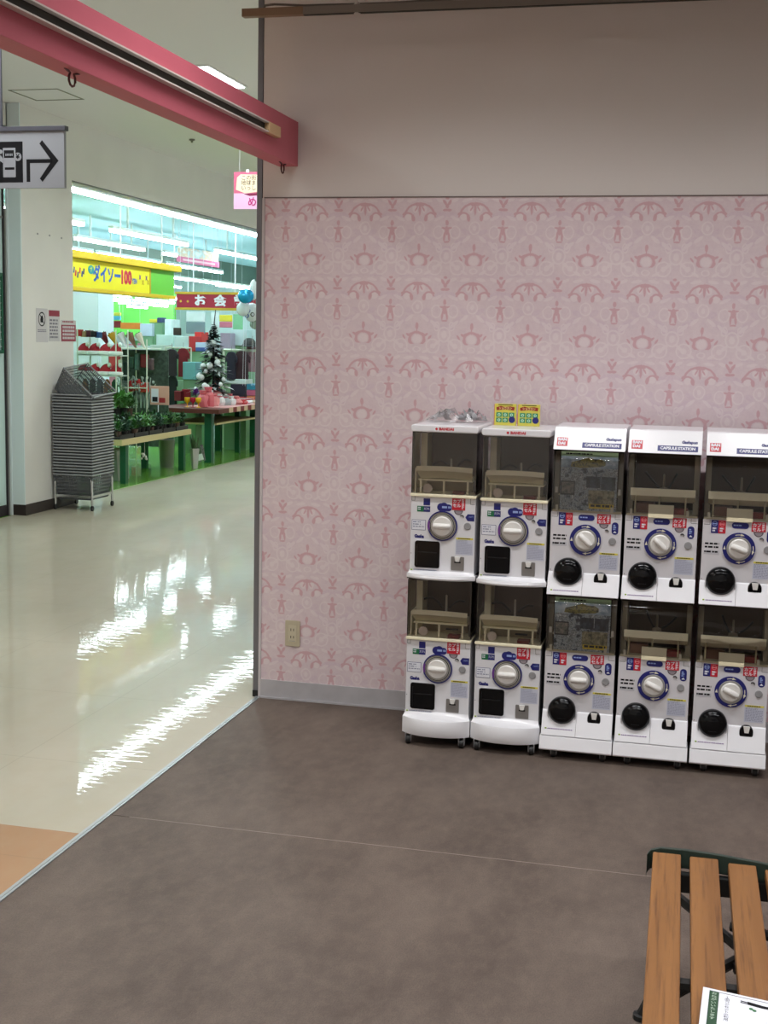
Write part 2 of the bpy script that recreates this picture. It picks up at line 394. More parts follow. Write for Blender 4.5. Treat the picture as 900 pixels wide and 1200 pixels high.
# ------------------------------------------------------------------ the room shell
def build_shell():
    wallw = mat('upper_wall', (226, 220, 216), .7, bump=.05, bscale=250)
    hallw = mat('hall_wall', (234, 232, 229), .7, bump=.05, bscale=200, noise=.03, nscale=2)
    ceilm = mat('ceiling_paint', (238, 237, 236), .8)
    metal = mat('jamb_metal', (120, 120, 126), .42, metal=.4)
    dark = mat('dark_base', (52, 42, 40), .5)
    cm = carpet_mat()
    # brown floor of the alcove: two sheets with a joint
    cf = struct(MB().box(.012, 5, -8, 0, -.06, -.003).build('carpet_floor', mat('sub_floor', (176, 164, 152), .8)))
    MB().box(.012, 5, -8, -1.5915, -.003, 0).build('carpet_sheet', cm, cf)
    MB().box(.012, 5, -1.5885, 0, -.003, 0).build('carpet_sheet', cm, cf)
    MB().box(.08, 1.86, -1.5913, -1.5887, -.003, .0003).build('seam_line', mat('seam_pale', (150, 138, 130), .7), cf)
    # glossy hall floor
    hf = struct(MB().box(-4.14, -.012, -1.777, 15, -.06, 0).build('floor', hallfloor_mat('waxed_cream_tile', (184, 178, 160), (196, 188, 170))))
    MB().box(-4.14, -.012, -8, -1.777, -.06, 0).build('orange_floor_band', hallfloor_mat('waxed_orange_tile', (170, 132, 98), (180, 142, 108)), hf)
    t = struct(MB().box(-.012, .0, -8, .0, -.04, .003).box(.003, .012, -8, 0, -.04, .004).build('trim_1', mat('threshold_strip', (176, 182, 186), .35, metal=.5)))
    MB().box(0, .003, -8, 0, -.04, -.002).build('groove', BLACKM, t)
    # back wall with damask paper
    wb = struct(MB().box(0, 5, 0, .12, 0, CEIL).build('wall_back', wallw))
    wp = MB().box(.012, 5, -.004, 0, .087, 2.272).build('wallpaper_sheet', wallpaper_mat(), wb)
    MB().box(.008, 5, -.007, 0, 2.272, 2.2765).build('paper_edge_bead', mat('bead_grey', (120, 104, 100), .5), wb)
    MB().box(.0, .012, -.009, 0, 0, 2.272).build('corner_bead', mat('bead_white', (205, 200, 202), .5), wb)
    bb = struct(MB().box(.012, 5, -.010, -.004, .006, .087).box(.012, 5, -.018, -.004, 0, .008).build('baseboard_back', mat('vinyl_base', (186, 184, 188), .5, noise=.08, nscale=14)))
    tj = struct(MB().box(-.028, -.004, 0, .12, 0, CEIL).box(-.004, 0, .012, .12, 0, CEIL).build('trim_2', metal))
    MB().box(-.029, -.001, -.004, 0, 0, .03).build('jamb_foot', BLACKM, tj)
    struct(MB().box(-.028, 0, .12, 15, 0, CEIL).build('wall_hall_right', hallw))
    # shop front wall: pillar and header over the opening
    wl = struct(MB().box(-4.14, -4.02, 5.10, 6.07, 0, CEIL).box(-4.14, -4.02, 6.07, 15, 3.11, CEIL).build('wall_left', hallw))
    struct(MB().box(-4.145, -4.012, 5.092, 6.073, 0, .10).build('baseboard_left', dark))
    MB().box(-4.141, -4.019, 6.068, 15, 3.098, 3.112).build('opening_edge', mat('edge_grey', (120, 124, 128), .5), wl)
    MB().box(-4.142, -4.020, 5.084, 5.0995, .10, CEIL-.001).build('lit_face_overlay', mat('lit_face_tint', (226, 238, 242), .4), wl)  # pale overlay paints in the strong light on the pillar's end face
    marks = MB()
    for px, py in ((44, 274), (58, 276), (72, 279)):
        p = at(px, py, X=-4.02); marks.box(-4.02, -4.017, p.y-.012, p.y+.012, p.z-.008, p.z+.008)
    marks.build('screw_plug', mat('plug_grey', (170, 168, 170), .6), wl)
    struct(MB().box(-9, -4.14, -8.2, -8, 0, CEIL).box(-4.14, 5.1, -8.15, -8, 0, CEIL).build('wall_behind', hallw))
    struct(MB().box(5, 5.1, -8.1, 0, 0, CEIL).build('wall_right', mat('far_room_wall', (150, 138, 130), .8)))
    struct(MB().box(-4.14, 0, 15, 15.1, 0, CEIL).build('wall_hall_end', hallw))
    cl = struct(MB().box(-4.14, 0, -8.1, 15.1, CEIL, CEIL+.06).build('ceiling', ceilm))
    struct(MB().box(0, 5.1, -8.1, .12, CEIL, CEIL+.06).build('ceiling_alcove', mat('alcove_ceiling', (120, 112, 106), .85)))
    # inspection hatch in the hall ceiling
    x0, x1, y0, y1 = -3.81, -3.355, 4.53, 5.01; k = .014; z0 = CEIL-.004
    MB().box(x0, x1, y0, y0+k, z0, CEIL).box(x0, x1, y1-k, y1, z0, CEIL).box(x0, x0+k, y0+k, y1-k, z0, CEIL).box(x1-k, x1, y0+k, y1-k, z0, CEIL).build('hatch_frame', mat('hatch_grey', (128, 128, 112), .6), cl)
    MB().lathe([(.028, -.0), (.03, -.012), (.012, -.02), (.01, -.035), (.001, -.036)], (-3.273, 7.249, CEIL)).build('sprinkler', mat('sprinkler_grey', (110, 105, 98), .5), cl)
    # recessed lamps
    tube = mat('lamp_white', (240, 250, 255), .4, emit=6); lf = mat('lamp_frame', (235, 235, 232), .4)
    tube2 = mat('lamp_tube', (255, 252, 248), .4, emit=17)
    def ceiling_lamp(x, y, sx, sy, label, grp):
        e = tag(empty('ceiling_light', (x, y, CEIL)), label, 'ceiling light', grp)
        MB().box(-sx/2-.02, sx/2+.02, -sy/2-.02, sy/2+.02, -.012, -.0005).build('light_frame', lf, e)
        MB().box(-sx/2, sx/2, -sy/2, sy/2, -.02, -.012).build('diffuser', tube if sx < 1 else tube2, e)
        if sx > 1:
            for q in (-1, 1): MB().box(-sx/2-.02, sx/2+.02, q*.095-.004, q*.095+.004, -.085, -.012).build('louvre_side', mat('louvre_grey', (120, 118, 116), .5), e)
    for x, y in HALL_L:
        if y > -4: ceiling_lamp(x, y, .12, .8, 'slim bright rectangular lamp set in the hall ceiling above the pink beam' if y == 4.22 else 'slim rectangular lamp in the hall ceiling outside the picture', None if y == 4.22 else 'other hall ceiling lamps')
    for x, y in ROOM_L: ceiling_lamp(x, y, 1.2, .10, 'slim louvred lamp in the alcove ceiling above the benches', 'alcove ceiling lamps')
build_shell()

# ------------------------------------------------------------------ pink beam with lighting duct, upper duct
def build_beam():
    pink = mat('pink_paint', (206, 104, 120), .55, noise=.03, nscale=5)
    e = empty('beam', (0, 0, 0)); e['kind'] = 'structure'; e['label'] = 'pink painted header beam over the threshold'
    MB().box(.074, .161, -8, -.001, 2.408, 2.597).build('beam_body', pink, e, bevel=.002)
    r = MB().box(.161, .186, -8, -.47, 2.482, 2.487).box(.161, .186, -8, -.47, 2.519, 2.524).box(.161, .165, -8, -.47, 2.487, 2.519).build('lighting_duct', mat('duct_white', (222, 214, 206), .45), e)
    MB().box(.165, .168, -8, -.47, 2.488, 2.518).build('duct_slot', mat('slot_dark', (38, 38, 30), .6), r)
    MB().box(.161, .187, -.47, -.32, 2.481, 2.525).build('duct_end_cap', mat('cap_beige', (222, 186, 140), .5), e, bevel=.003)
    hk = mat('hook_metal', (92, 48, 54), .4, metal=.5)
    for y in (-2.06, -.12, -4.1):
        pts = [(.13, y-.045, 2.409), (.13, y-.02, 2.404)] + [(.13, y+.02*math.sin(a), 2.385-.02*math.cos(a)) for a in [PI*2*i/10-PI*.8 for i in range(9)]] + [(.13, y+.045, 2.409)]
        MB().tube(pts, .0035).build('hook', hk, e)
    d = tag(empty('lighting_duct', (0, -.19, 3.0)), 'grey lighting duct with wooden-coloured end cap hung across the upper wall', 'track light')
    MB().box(.24, 5, -.017, .017, -.0, .03).build('duct_body', mat('duct_grey', (128, 120, 112), .5), d)
    MB().box(.24, 5, -.011, .011, -.002, .001).build('duct_slot', mat('slot_dark', (38, 38, 30), .6), d)
    MB().box(-.03, .24, -.018, .018, -.001, .032).build('duct_end_cap', mat('cap_brown', (138, 112, 88), .5), d, bevel=.003)
    pts = [(.06, 0, .03), (.07, 0, .045), (.11, 0, .048), (.24, 0, .038), (.6, 0, .034), (1.0, 0, .042), (1.6, 0, .038), (2.4, 0, .044), (3.4, 0, .04)]
    MB().tube(pts, .005).build('cable', mat('cable_grey', (120, 112, 106), .5), d)
    for x in (.47, 2.4):
        hg = MB().tube([(x, 0, .03), (x, 0, CEIL-3.0)], .005).build('hanger_rod', mat('rod_white', (205, 200, 195), .4), d)
        MB().lathe([(.014, -.004), (.014, .035), (.008, .042)], (x, 0, 0)).build('clamp', mat('rod_white', (205, 200, 195), .4), hg)
build_beam()

# ------------------------------------------------------------------ wall outlet
def build_outlet():
    m = mat('outlet_beige', (196, 186, 160), .45)
    e = tag(empty('wall_outlet', (.165, -.004, .315)), 'beige double power outlet low on the pink wallpaper', 'outlet')
    MB().prism(rrect(-.035, .035, -.06, .06, .004), -.008, 0).build('cover_plate', m, e, bevel=.0015)
    MB().prism(rrect(-.019, .019, -.038, .038, .003), -.0105, -.008).build('socket_insert', mat('insert_beige', (206, 197, 172), .4), e)
    for z in (.018, -.016):
        s = MB()
        for x in (-.0065, .0065): s.box(x-.0016, x+.0016, -.0108, -.0104, z-.006, z+.006)
        s.build('socket_slots', INK, e)
    MB().box(-.014, .014, -.0108, -.0104, -.035, -.0335).build('socket_line', GREYP, e)
build_outlet()

# ------------------------------------------------------------------ capsule machines
def caster(par, x, y, h=.046):
    f = MB().prism([(-.006, h), (.022, h), (.012, .014), (.002, .012)], -.013, -.009, 'X').prism([(-.006, h), (.022, h), (.012, .014), (.002, .012)], .009, .013, 'X').build('caster', GREYPL, par, loc=(x, y, -h))
    MB().lathe([(.012, -.009), (.019, -.008), (.0195, 0), (.019, .008), (.012, .009)], (0, .008, .0195), 'X', 16).build('wheel', BLACKM, f, smooth=True)
def dial(par, z, big=True, ang=0):
    if big:   # type B
        r = MB().ring(0, z, .046, .0615, -.006, 0, 40).build('dial_ring', NAVY, par)
        for a in (PI*.42, PI*.98, -PI*.1, -PI*.52):
            rr = .0535; c = (rr*math.cos(a), z+rr*math.sin(a)); t = (-math.sin(a), math.cos(a)); n = (math.cos(a), math.sin(a)); q = -1
            L = [(c[0]-q*-.009*t[0]*q+.005*n[0], c[1]+.009*t[1]+.005*n[1]), (c[0]+.009*t[0]-.005*n[0], c[1]+.009*t[1]-.005*n[1]), (c[0]-.006*t[0], c[1]-.006*t[1])]
            MB().prism(L, -.0066, -.006).build('arrow_mark', mat('ivory_print', (226, 222, 200), .5), r)
            if a != PI*.98: MB().ring(0, z, .052, .055, -.0064, -.006, 8, a+.12 if a < 1 else a+.12, a+.55).build('arrow_tail', mat('ivory_print', (226, 222, 200), .5), r)
        MB().ring(0, z, .0385, .0462, -.010, 0, 40).build('dial_collar', RINGG, par, bevel=.001)
        MB().ring(0, z, .0415, .043, -.0106, -.01, 40).build('collar_line', GREYPL, par)
        k = MB().lathe([(.0385, 0), (.0385, -.011), (.034, -.015), (.001, -.015)], (0, 0, 0), 'Y', 32).build('knob', KNOB, par, loc=(0, 0, z), smooth=True)
        R = .031
    else:
        r = MB().ring(0, z, .0565, .0615, -.006, 0, 40).build('dial_ring', NAVY, par)
        MB().ring(0, z, .048, .0566, -.004, 0, 40).build('dial_collar', mat('collar_cream', (196, 192, 176), .35), par)
        MB().ring(0, z, .0535, .0548, -.0046, -.004, 40).build('collar_line', INK, par)
        MB().ring(0, z, .0475, .050, -.0075, 0, 40).build('collar_line', INK, par)
        MB().ring(0, z, .0400, .0476, -.010, 0, 40).build('dial_bezel', RINGG, par, bevel=.001)
        MB().ring(0, z, .052, .061, -.0066, -.006, 6, PI*.9, PI*1.1).build('arrow_mark', mat('violet_print', (110, 60, 140), .4), r)
        k = MB().lathe([(.0400, 0), (.0400, -.012), (.036, -.016), (.001, -.016)], (0, 0, 0), 'Y', 32).build('knob', KNOB, par, loc=(0, 0, z), smooth=True)
        R = .035
    # grip bar across the knob
    def f(u, v):
        x = (u*2-1)*R; wd = .0125*(1-.25*(u*2-1)**4); a = PI*v
        return (x, -.013-.017*math.sin(a)*(1-.3*(u*2-1)**4), wd*math.cos(a))
    g = MB().grid(f, 8, 6).box(-R*.98, R*.98, -.016, -.010, -.011, .011).build('grip', KNOB, k, smooth=True)
    g.rotation_euler = (0, ang, 0)
    return g
def sticker_label(par, x0, x1, z0, z1, m, name='sticker', y=-.0008):
    return MB().box(x0, x1, y, 0, z0, z1).build(name, m, par)
def instruction_sheet(par, x0, x1, z0, z1):
    s = sticker_label(par, x0, x1, z0, z1, mat('sheet_lilac', (200, 203, 218), .5), 'instruction_sheet')
    MB().box(x0+.001, x1-.001, -.0011, -.0008, z1-.009, z1-.001).build('heading_band', YELP, s)
    fine_print(MB(), x0+.004, x1-.003, z0+.003, z1-.011, 11, -.0011, -.0008, random.Random(3), .3, .42).build('fine_print', GREYP, s)
    fine_print(MB(), x0+.01, x1-.012, z1-.0075, z1-.003, 1, -.0014, -.0011, random.Random(5), .2, .8).build('heading_print', INK, s)
def red_sticker(par, x0, x1, z0, z1, cx):
    MB().prism(circ(cx, z0-.001, .0185, 20, PI, 2*PI), -.0007, 0).build('badge', mat('badge_grey', (100, 92, 100), .4), par)
    MB().prism(circ(cx, z0-.004, .013, 16, PI, 2*PI), -.0010, -.0007).build('badge_print', mat('badge_light', (150, 140, 146), .4), par)
    s = sticker_label(par, x0, x1, z0, z1, RED, 'red_sticker', -.0009)
    w = x1-x0
    text('カプ', 'lettering', .0165, PAPERW, s, (x0+w*.36, -.0011, z1-.013), bold=.0004)
    text('セル', 'lettering', .0165, PAPERW, s, (x0+w*.36, -.0011, z1-.030), bold=.0004) if z1-z0 > .035 else None
    fine_print(MB(), x1-.014, x1-.004, z0+.003, z1-.003, 6, -.0012, -.0009, random.Random(9), .15, .6).build('fine_print', PAPERW, s)

def bandai_word(par, x, y, z, size=.0145):
    text('BANDAI', 'maker_lettering', size, RED, par, (x+.008, y, z), bold=.0008, sx=1.15)
    MB().prism(circ(x-.033, z, size*.36, 10), y-.0004, y+.0002).build('maker_emblem', RED, par)

def agitator(par, z, cy, arms, mat_arm=None):
    a = MB()
    for (x0, z0, x1, z1, bend) in arms:
        pts = [((x0+(x1-x0)*t), cy, z+z0+(z1-z0)*t+bend*math.sin(PI*t)) for t in [i/6 for i in range(7)]]
        a.tube(pts, .0045)
    o = a.build('agitator_arm', mat_arm or BLACKM, par)
    return o

def machine_A(lower):
    H = .395 if lower else .336; BT = H+(.249 if lower else .2605)
    e = empty('capsule_machine')
    HW = .1335
    MB().prism(rrect(-HW, HW, .012, H, .008), 0, .35).build('cabinet', mat('A_white', (226, 226, 230), .3, coat=.2), e, bevel=.002)
    # bulging base
    zl = .031 if not lower else .092; dep = .056 if not lower else .062; skirt = .014 if not lower else .064
    def D(u): return .010+(dep-.010)*(1-abs(u)**2.6)
    prof = [(0, zl), (.12, zl-(zl-skirt)*.35), (.35, zl-(zl-skirt)*.62), (.72, skirt+(zl-skirt)*.16), (.93, skirt+.004), (1, skirt-.004), (1.03, skirt*.5), (1.0, .004), (.96, 0), (0, 0)]
    nv = len(prof)-1
    def f(u, v):
        i = min(int(round(v*nv)), nv); a, z = prof[i]; t = u*2-1; s = .142 if 0 < i < nv else .1335
        s = .1335+(s-.1335)*min(1, a*1.2)
        return (t*s, -.0005-D(t)*a, z)
    b = MB().grid(f, 20, nv)
    b.box(-.139, .139, -.006, .06, .001, skirt*.9)
    b.build('base_apron', WHITE, e, smooth=True)
    sp = MB().box(-.142, .142, -.005, .35, -.006, .0).build('base_plate', BLACKM, e)
    # clear hood (front and sides), interior
    y0 = -.004
    MB().prism(rrect(-.133, .133, H+.004, BT, .004), y0, y0+.0025).build('front_cover', SMOKE, e)
    [MB().box(x-.001, x+.001, y0+.003, .33, H+.004, BT).build('side_cover', SIDEC, e) for x in (-.132, .132)]
    MB().box(-.092, .131, .20, .206, H+.006, BT-.004).build('back_board', BROWN, e)
    MB().box(.122, .129, .02, .20, H+.02, BT-.004).build('inner_side', BROWN, e)
    MB().box(-.125, .13, .012, .33, BT-.006, BT).build('inner_top', BROWN, e)
    MB().box(-.118, -.092, .10, .206, H+.004, BT-.006).build('cream_column', CREAM, e)
    MB().box(-.124, -.119, .02, .20, H+.004, H+.11).build('column_fin', CREAM, e)
    # cream rim, tray and posts
    MB().prism(rrect(-.136, .136, H-.002, H+.010, .004), -.010, .30).build('rim', CREAM, e, bevel=.002)
    def tr(u, v):
        t = u*2-1; bow = .006*(1-t*t)
        P = [(.012, .118), (.005, .120), (.004, .100), (.045, .072), (.050, .066), (.19, .066)]
        i = min(int(round(v*5)), 5); y, z = P[i]
        return (t*(.116 if i < 3 else .108), y-(bow if i < 4 else bow*.4), H+z+(.004*(1-t*t)))
    MB().grid(tr, 14, 5).box(-.112, .112, .03, .2, H+.060, H+.066).build('capsule_tray', CREAM, e, smooth=True)
    for x in (-.098, -.002, .096):
        MB().box(x-.004, x+.004, .014, .022, H+.010, H+.064).build('tray_post', CREAM, e)
    MB().box(-.112, -.096, .02, .05, H+.008, H+.03).box(-.1, .1, .12, .124, H+.01, H+.06).build('inner_fitting', mat('fitting_tan', (150, 136, 104), .5), e)
    g = MB().lathe([(.012, -.004), (.020, -.003), (.020, .003), (.010, .004)], (-.072, .03, H+.028), 'Y', 9).build('gear', mat('gear_white', (214, 200, 190), .4), e)
    MB().box(.035, .083, .008, .05, H+.010, H+.022).build('red_stopper', REDD, e)
    if lower: MB().box(.02, .07, .05, .06, H+.035, H+.041).build('black_bar', BLACKM, e)
    agitator(e, H+.115, .12, [(-.07, .0, -.01, .006, .016), (.035, .0, .09, .02, .018)] if not lower else [(-.09, .03, -.01, .0, .02), (.02, .0, .085, .03, .014)])
    MB().lathe([(.005, .07), (.004, .145 if not lower else .17), (.001, .148 if not lower else .173)], (.01, .10, H), 'Z', 8).build('spindle', mat('spindle_white', (190, 184, 170), .4), e)
    # front panel fittings
    gz = dial(e, H-.119, False, 0)
    lab(sticker_label(e, -.081, -.054, H-.038, H-.010, NAVY), 'small navy sticker')
    lab(sticker_label(e, -.107, -.080, H-.065, H-.042, GREENP, 'green_sticker'), 'green sticker half')
    s = sticker_label(e, -.080, -.053, H-.065, H-.042, NAVY, 'blue_sticker')
    text('だれ', 'lettering', .012, PAPERW, s, (-.067, -.001, H-.053))
    fine_print(MB(), -.104, -.084, H-.061, H-.046, 2, -.0011, -.0008, random.Random(4)).build('fine_print', PAPERW, e)
    ov = MB().prism(circ(-.008, H-.043, .0165, 20), -.0008, 0).prism(rrect(-.02, .036, H-.058, H-.030, .012), -.0009, 0).prism(circ(.004, H-.040, .0165, 20), -.00085, 0).build('coin_stack_sticker', NAVY, e)
    fine_print(MB(), -.004, .034, H-.05, H-.038, 1, -.0012, -.0009, random.Random(2), .2, .7).build('fine_print', mat('pale_blue_print', (150, 170, 220), .5), ov)
    red_sticker(e, .037, .091, H-.052, H-.004, .064)
    MB().ring(.079, H-.078, .0055, .008, -.004, 0, 12, -.3, PI*.9).build('coin_slot', INK, e)
    tg = MB().prism([(.093, H-.079), (.102, H-.066), (.130, H-.066), (.130, H-.094), (.102, H-.094)], -.0008, 0).build('tag_sticker', NAVY, e)
    text('100円', 'lettering', .0085, mat('pale_blue_print', (150, 170, 220), .5), tg, (.115, -.001, H-.077))
    MB().lathe([(.0145, 0), (.0145, -.003), (.012, -.004), (.001, -.0035)], (.103, 0, H-.115), 'Y', 20).build('coin_button', GREYPL, e)
    il = sticker_label(e, -.128, -.070, H-.141, H-.099, NAVY, 'notice_sticker')
    MB().box(-.1265, -.0715, -.0012, -.0008, H-.1395, H-.1005).build('notice_face', PAPERW, il)
    fine_print(MB(), -.123, -.075, H-.134, H-.106, 3, -.0015, -.0012, random.Random(8), .25, .4).build('fine_print', GREYP, il)
    text('Gasha', 'logo_lettering', .0185, NAVY, e, (-.096, -.0006, H-.167), bold=.0012, sx=.86)
    # prize door
    d = MB().prism(rrect(-.116, -.004, H-.300, H-.180, .010), -.004, 0).build('door_surround', mat('A_white', (226, 226, 230), .3), e, bevel=.001)
    dr = MB().prism(rrect(-.112, -.008, H-.295, H-.184, .010), -.007, -.004).build('prize_door', BLACKG, e, bevel=.0015)
    MB().box(-.098, -.020, -.0078, -.007, H-.232, H-.2285).box(-.103, -.101, -.0078, -.007, H-.285, H-.20).build('door_ridge', mat('black_trim', (24, 25, 28), .3), dr)
    instruction_sheet(e, .056, .128, H-.234, H-.162)
    c = MB().prism(rrect(.039, .093, H-.299, H-.242, .004), -.003, 0).build('coin_return', SILVER, e, bevel=.001)
    MB().prism([(.054, H-.242), (.078, H-.242), (.073, H-.262), (.059, H-.262)], -.010, -.003).build('return_flap', KNOB, c, bevel=.001)
    MB().box(.053, .079, -.0035, -.003, H-.268, H-.262).build('return_shadow_slot', INK, c)
    fine_print(MB(), -.116, -.02, H-.3075, H-.3035, 1, -.0045, -.0005, random.Random(6), .3, .5).build('fine_print', GREYP, e)
    MB().box(-.128, -.121, -.0045, -.0005, H-.3075, H-.3035).build('green_dot', mat('dot_green', (150, 180, 60), .5), e)
    MB().box(-.131, -.130, -.0006, 0, H-.02, H-.003).box(-.131, -.118, -.0006, 0, H-.021, H-.02).box(-.118, -.117, -.0006, 0, H-.021, H-.003).build('latch_outline', INK, e)
    MB().box(.112, .113, -.0006, 0, H-.026, H-.003).box(.112, .131, -.0006, 0, H-.027, H-.026).build('latch_outline', INK, e)
    MB().prism(circ(-.128, H-.238, .0015, 8), -.001, 0).build('screw', INK, e)
    if not lower:
        l = MB().prism(rrect(-.139, .139, BT, BT+.029, .011), -.012, .335).build('lid', WHITE, e, bevel=.006, segs=3)
        bandai_word(l, .0, -.0122, BT+.014)
    else:
        for x in (-.112, .112): caster(e, x, -.028)
        for x in (-.105, .105): caster(e, x, .28)
    return e, gz

def machine_B(lower, poster):
    H = .394 if lower else .328; WT = H+.229 if lower else H+.247
    e = empty('capsule_machine'); HW = .139
    MB().box(-HW, HW, .02, .36, .012, H).build('cabinet', BLACKM, e)
    MB().prism(rrect(-HW, HW, H-.250, H, .004), 0, .02).build('front_panel', PANEL, e, bevel=.001)
    # sloping apron
    zb = .0 if not lower else .057
    def ap(x0, x1, nm):
        t = H-.241; o = .047 if not lower else .045
        s = MB(); q = 1.02
        pts = [(0, t), (-.006, t-.004), (-o, zb+.002), (-o+.003, zb), (.02, zb), (.02, t)]
        s.prism(pts, x0, x1, 'X').build(nm, WHITE, e, bevel=.0015)
    ap(-.1405, -.0035, 'apron_door'); ap(-.0025, .1405, 'apron')
    if lower:
        MB().prism([(-.045, .055), (-.060, .006), (-.056, 0), (.05, 0), (.05, .055)], -.1445, .1445, 'X').build('skirt', WHITE, e, bevel=.002)
        for x in (-.088, .108): caster(e, x, -.028, .038)
        for x in (-.09, .10): caster(e, x, .29, .038)
    # slope frame helper: put things onto the apron
    # window cover, bowed back near the top
    def cv(u, v):
        z = H+.001+(WT-H-.002)*v; y = -.006+.0*v
        if v > .8: y += .0225*((v-.8)/.2)**1.8
        if v > .8: pass
        return ((u*2-1)*.137, y, z)
    MB().grid(cv, 2, 16).build('front_cover', CLEAR if poster else SMOKE, e, smooth=True)
    [MB().box(x-.0008, x+.0008, .0, .34, H+.002, WT).build('side_cover', mat('smoke_side', (62, 56, 50), .3), e) for x in (-.1372, .1372)]
    MB().box(-.130, .130, .19, .196, H+.004, WT-.004).build('back_board', BROWN, e)
    MB().box(-.1365, .1365, .02, .34, WT-.008, WT).build('inner_top', BROWN, e)
    MB().box(-.136, -.116, .05, .19, H+.004, WT-.008).box(.116, .136, .05, .19, H+.004, WT-.008).build('side_pillar', mat('pillar_taupe', (150, 140, 118), .5), e)
    MB().box(-.136, .136, .004, .30, H, H+.008).build('rim', mat('rim_tan', (184, 174, 146), .5), e)
    # tray
    MB().prism([(.016, .108), (.010, .108), (.010, .078), (.018, .078), (.055, .052), (.19, .052), (.19, .056), (.055, .056)], -.124, .124, 'X').build('capsule_tray', CREAM, e, loc=(0, 0, H), bevel=.001) if not poster else MB().box(-.12, .12, .05, .19, H+.06, H+.066).build('capsule_tray', CREAM, e)
    for x in (-.104, -.012, .088): MB().box(x-.003, x+.003, .016, .022, H+.008, H+.078).build('tray_post', mat('post_tan', (176, 164, 128), .5), e)
    for x in (-.118, .098): MB().box(x-.005, x+.005, .003, .012, H+.004, H+.026).build('cover_clip', mat('clip_pale', (206, 200, 180), .4), e)
    MB().box(.045, .098, .02, .06, H+.008, H+.03).build('red_stopper', REDD, e)
    MB().box(-.1, -.03, .04, .1, H+.008, H+.045).build('coin_mechanism', mat('mech_brown', (108, 72, 52), .5), e)
    if not poster:
        agitator(e, H+.10, .13, [(-.075, .062, -.02, .0, 0), (.02, .0, .05, .06, 0)] if not lower else [(-.045, .068, -.012, .0, -.004), (.02, .0, .075, .05, -.008)])
        MB().lathe([(.020, .085), (.018, .10), (.005, .105), (.004, .155), (.001, .157)], (.0, .11, H), 'Z', 8).build('spindle', mat('spindle_grey', (128, 118, 100), .5), e)
        cp = MB().prism([(-.009, -.004), (-.0065, -.004), (.004, .046), (.001, .046)], -.052, .045, 'X').build('price_card_holder', mat('card_cream', (222, 212, 180), .4), e, loc=(0, 0, H))
    else:
        p = MB().box(-.108, .114, .006, .008, H+.003, WT-.006).build('display_card', picture_mat('card_print', [(50, 58, 66), (110, 122, 134), (186, 196, 202), (76, 84, 82), (206, 212, 216)], 42, 1), e)
        MB().box(-.108, .114, .0052, .006, WT-.024, WT-.006).build('card_heading', mat('card_green', (160, 190, 150), .4), p)
        MB().box(-.108, .114, .0054, .006, WT-.070, WT-.024).build('card_sky', picture_mat('sky_print', [(110, 130, 150), (160, 180, 196), (196, 208, 216)], 14, 2), p)
        MB().prism([(-.07, WT-.066), (-.066, WT-.048), (-.03, WT-.038), (.0, WT-.028), (.02, WT-.034), (.05, WT-.034), (.066, WT-.044), (.066, WT-.058), (.05, WT-.064), (-.03, WT-.070)], .0046, .0054).build('pictured_vehicle', picture_mat('tank_print', [(40, 44, 24), (96, 92, 44), (150, 140, 66), (60, 60, 34)], 60, 3), p)
        fine_print(MB(), -.09, .06, WT-.020, WT-.012, 1, .0046, .0052, random.Random(31), .2, .7).build('fine_print', INK, p)
        text('シール', 'lettering', .013, PAPERW, p, (.086, .0048, WT-.052))
        MB().box(-.006, .049, .0052, .006, H+.10, H+.145).box(.052, .108, .0052, .006, H+.094, H+.145).build('card_photo', picture_mat('photo_dark', [(22, 28, 36), (40, 50, 62), (70, 84, 96)], 40, 4), p)
        MB().box(-.106, -.05, .0052, .006, H+.068, H+.124).build('card_photo', mat('photo_frame', (38, 42, 46), .4), p)
        MB().box(-.102, -.054, .0048, .0052, H+.074, H+.119).build('card_photo', picture_mat('photo_grey', [(60, 66, 60), (110, 112, 106), (160, 150, 140)], 50, 5), p)
        MB().box(.004, .105, .0052, .006, H+.028, H+.09).build('card_photo', picture_mat('photo_drab', [(60, 62, 44), (128, 122, 92), (176, 170, 140)], 60, 6), p)
        yb = MB().box(.008, .104, .0046, .0052, H+.018, H+.036).build('yellow_banner', mat('banner_yellow', (214, 186, 40), .4), p)
        fine_print(MB(), .014, .1, H+.021, H+.034, 1, .0040, .0046, random.Random(33), .2, .7).build('fine_print', INK, p)
        for x in (-.122, .124): MB().box(x-.005, x+.005, .004, .012, H+.075, H+.098).build('card_clip', mat('clip_white', (214, 208, 196), .4), e)
    # panel fittings
    gz = dial(e, H-.108, True, 0)
    a = sticker_label(e, -.108, -.0805, H-.053, H-.002, NAVY, 'blue_sticker'); b = sticker_label(e, -.0805, -.053, H-.053, H-.002, RED, 'red_half_sticker')
    pb = mat('pale_blue_print', (150, 170, 220), .5); pr = mat('pale_red_print', (226, 140, 146), .5)
    for q, x, mm in ((a, -.0945, pb), (b, -.0668, pr)):
        MB().ring(x, H-.016, .0075, .0095, -.0011, -.0008, 16).box(x-.008, x+.008, -.0011, -.0008, H-.018, H-.0145).build('sticker_print', mm, q)
        fine_print(MB(), x-.008, x+.008, H-.049, H-.031, 2, -.0011, -.0008, random.Random(12), .15, .7).build('fine_print', PAPERW, q)
    p = MB().prism(rrect(-.031, .033, H-.031, H-.0075, .0115), -.0009, 0).build('pill_sticker', NAVY, e)
    fine_print(MB(), -.024, .022, H-.022, H-.016, 1, -.0012, -.0009, random.Random(13), .2, .8).build('fine_print', pb, p)
    red_sticker(e, .043, .096, H-.040, H-.002, .070)
    p = MB().prism(rrect(.101, .127, H-.081, H-.032, .012), -.0009, 0).build('pill_sticker', NAVY, e)
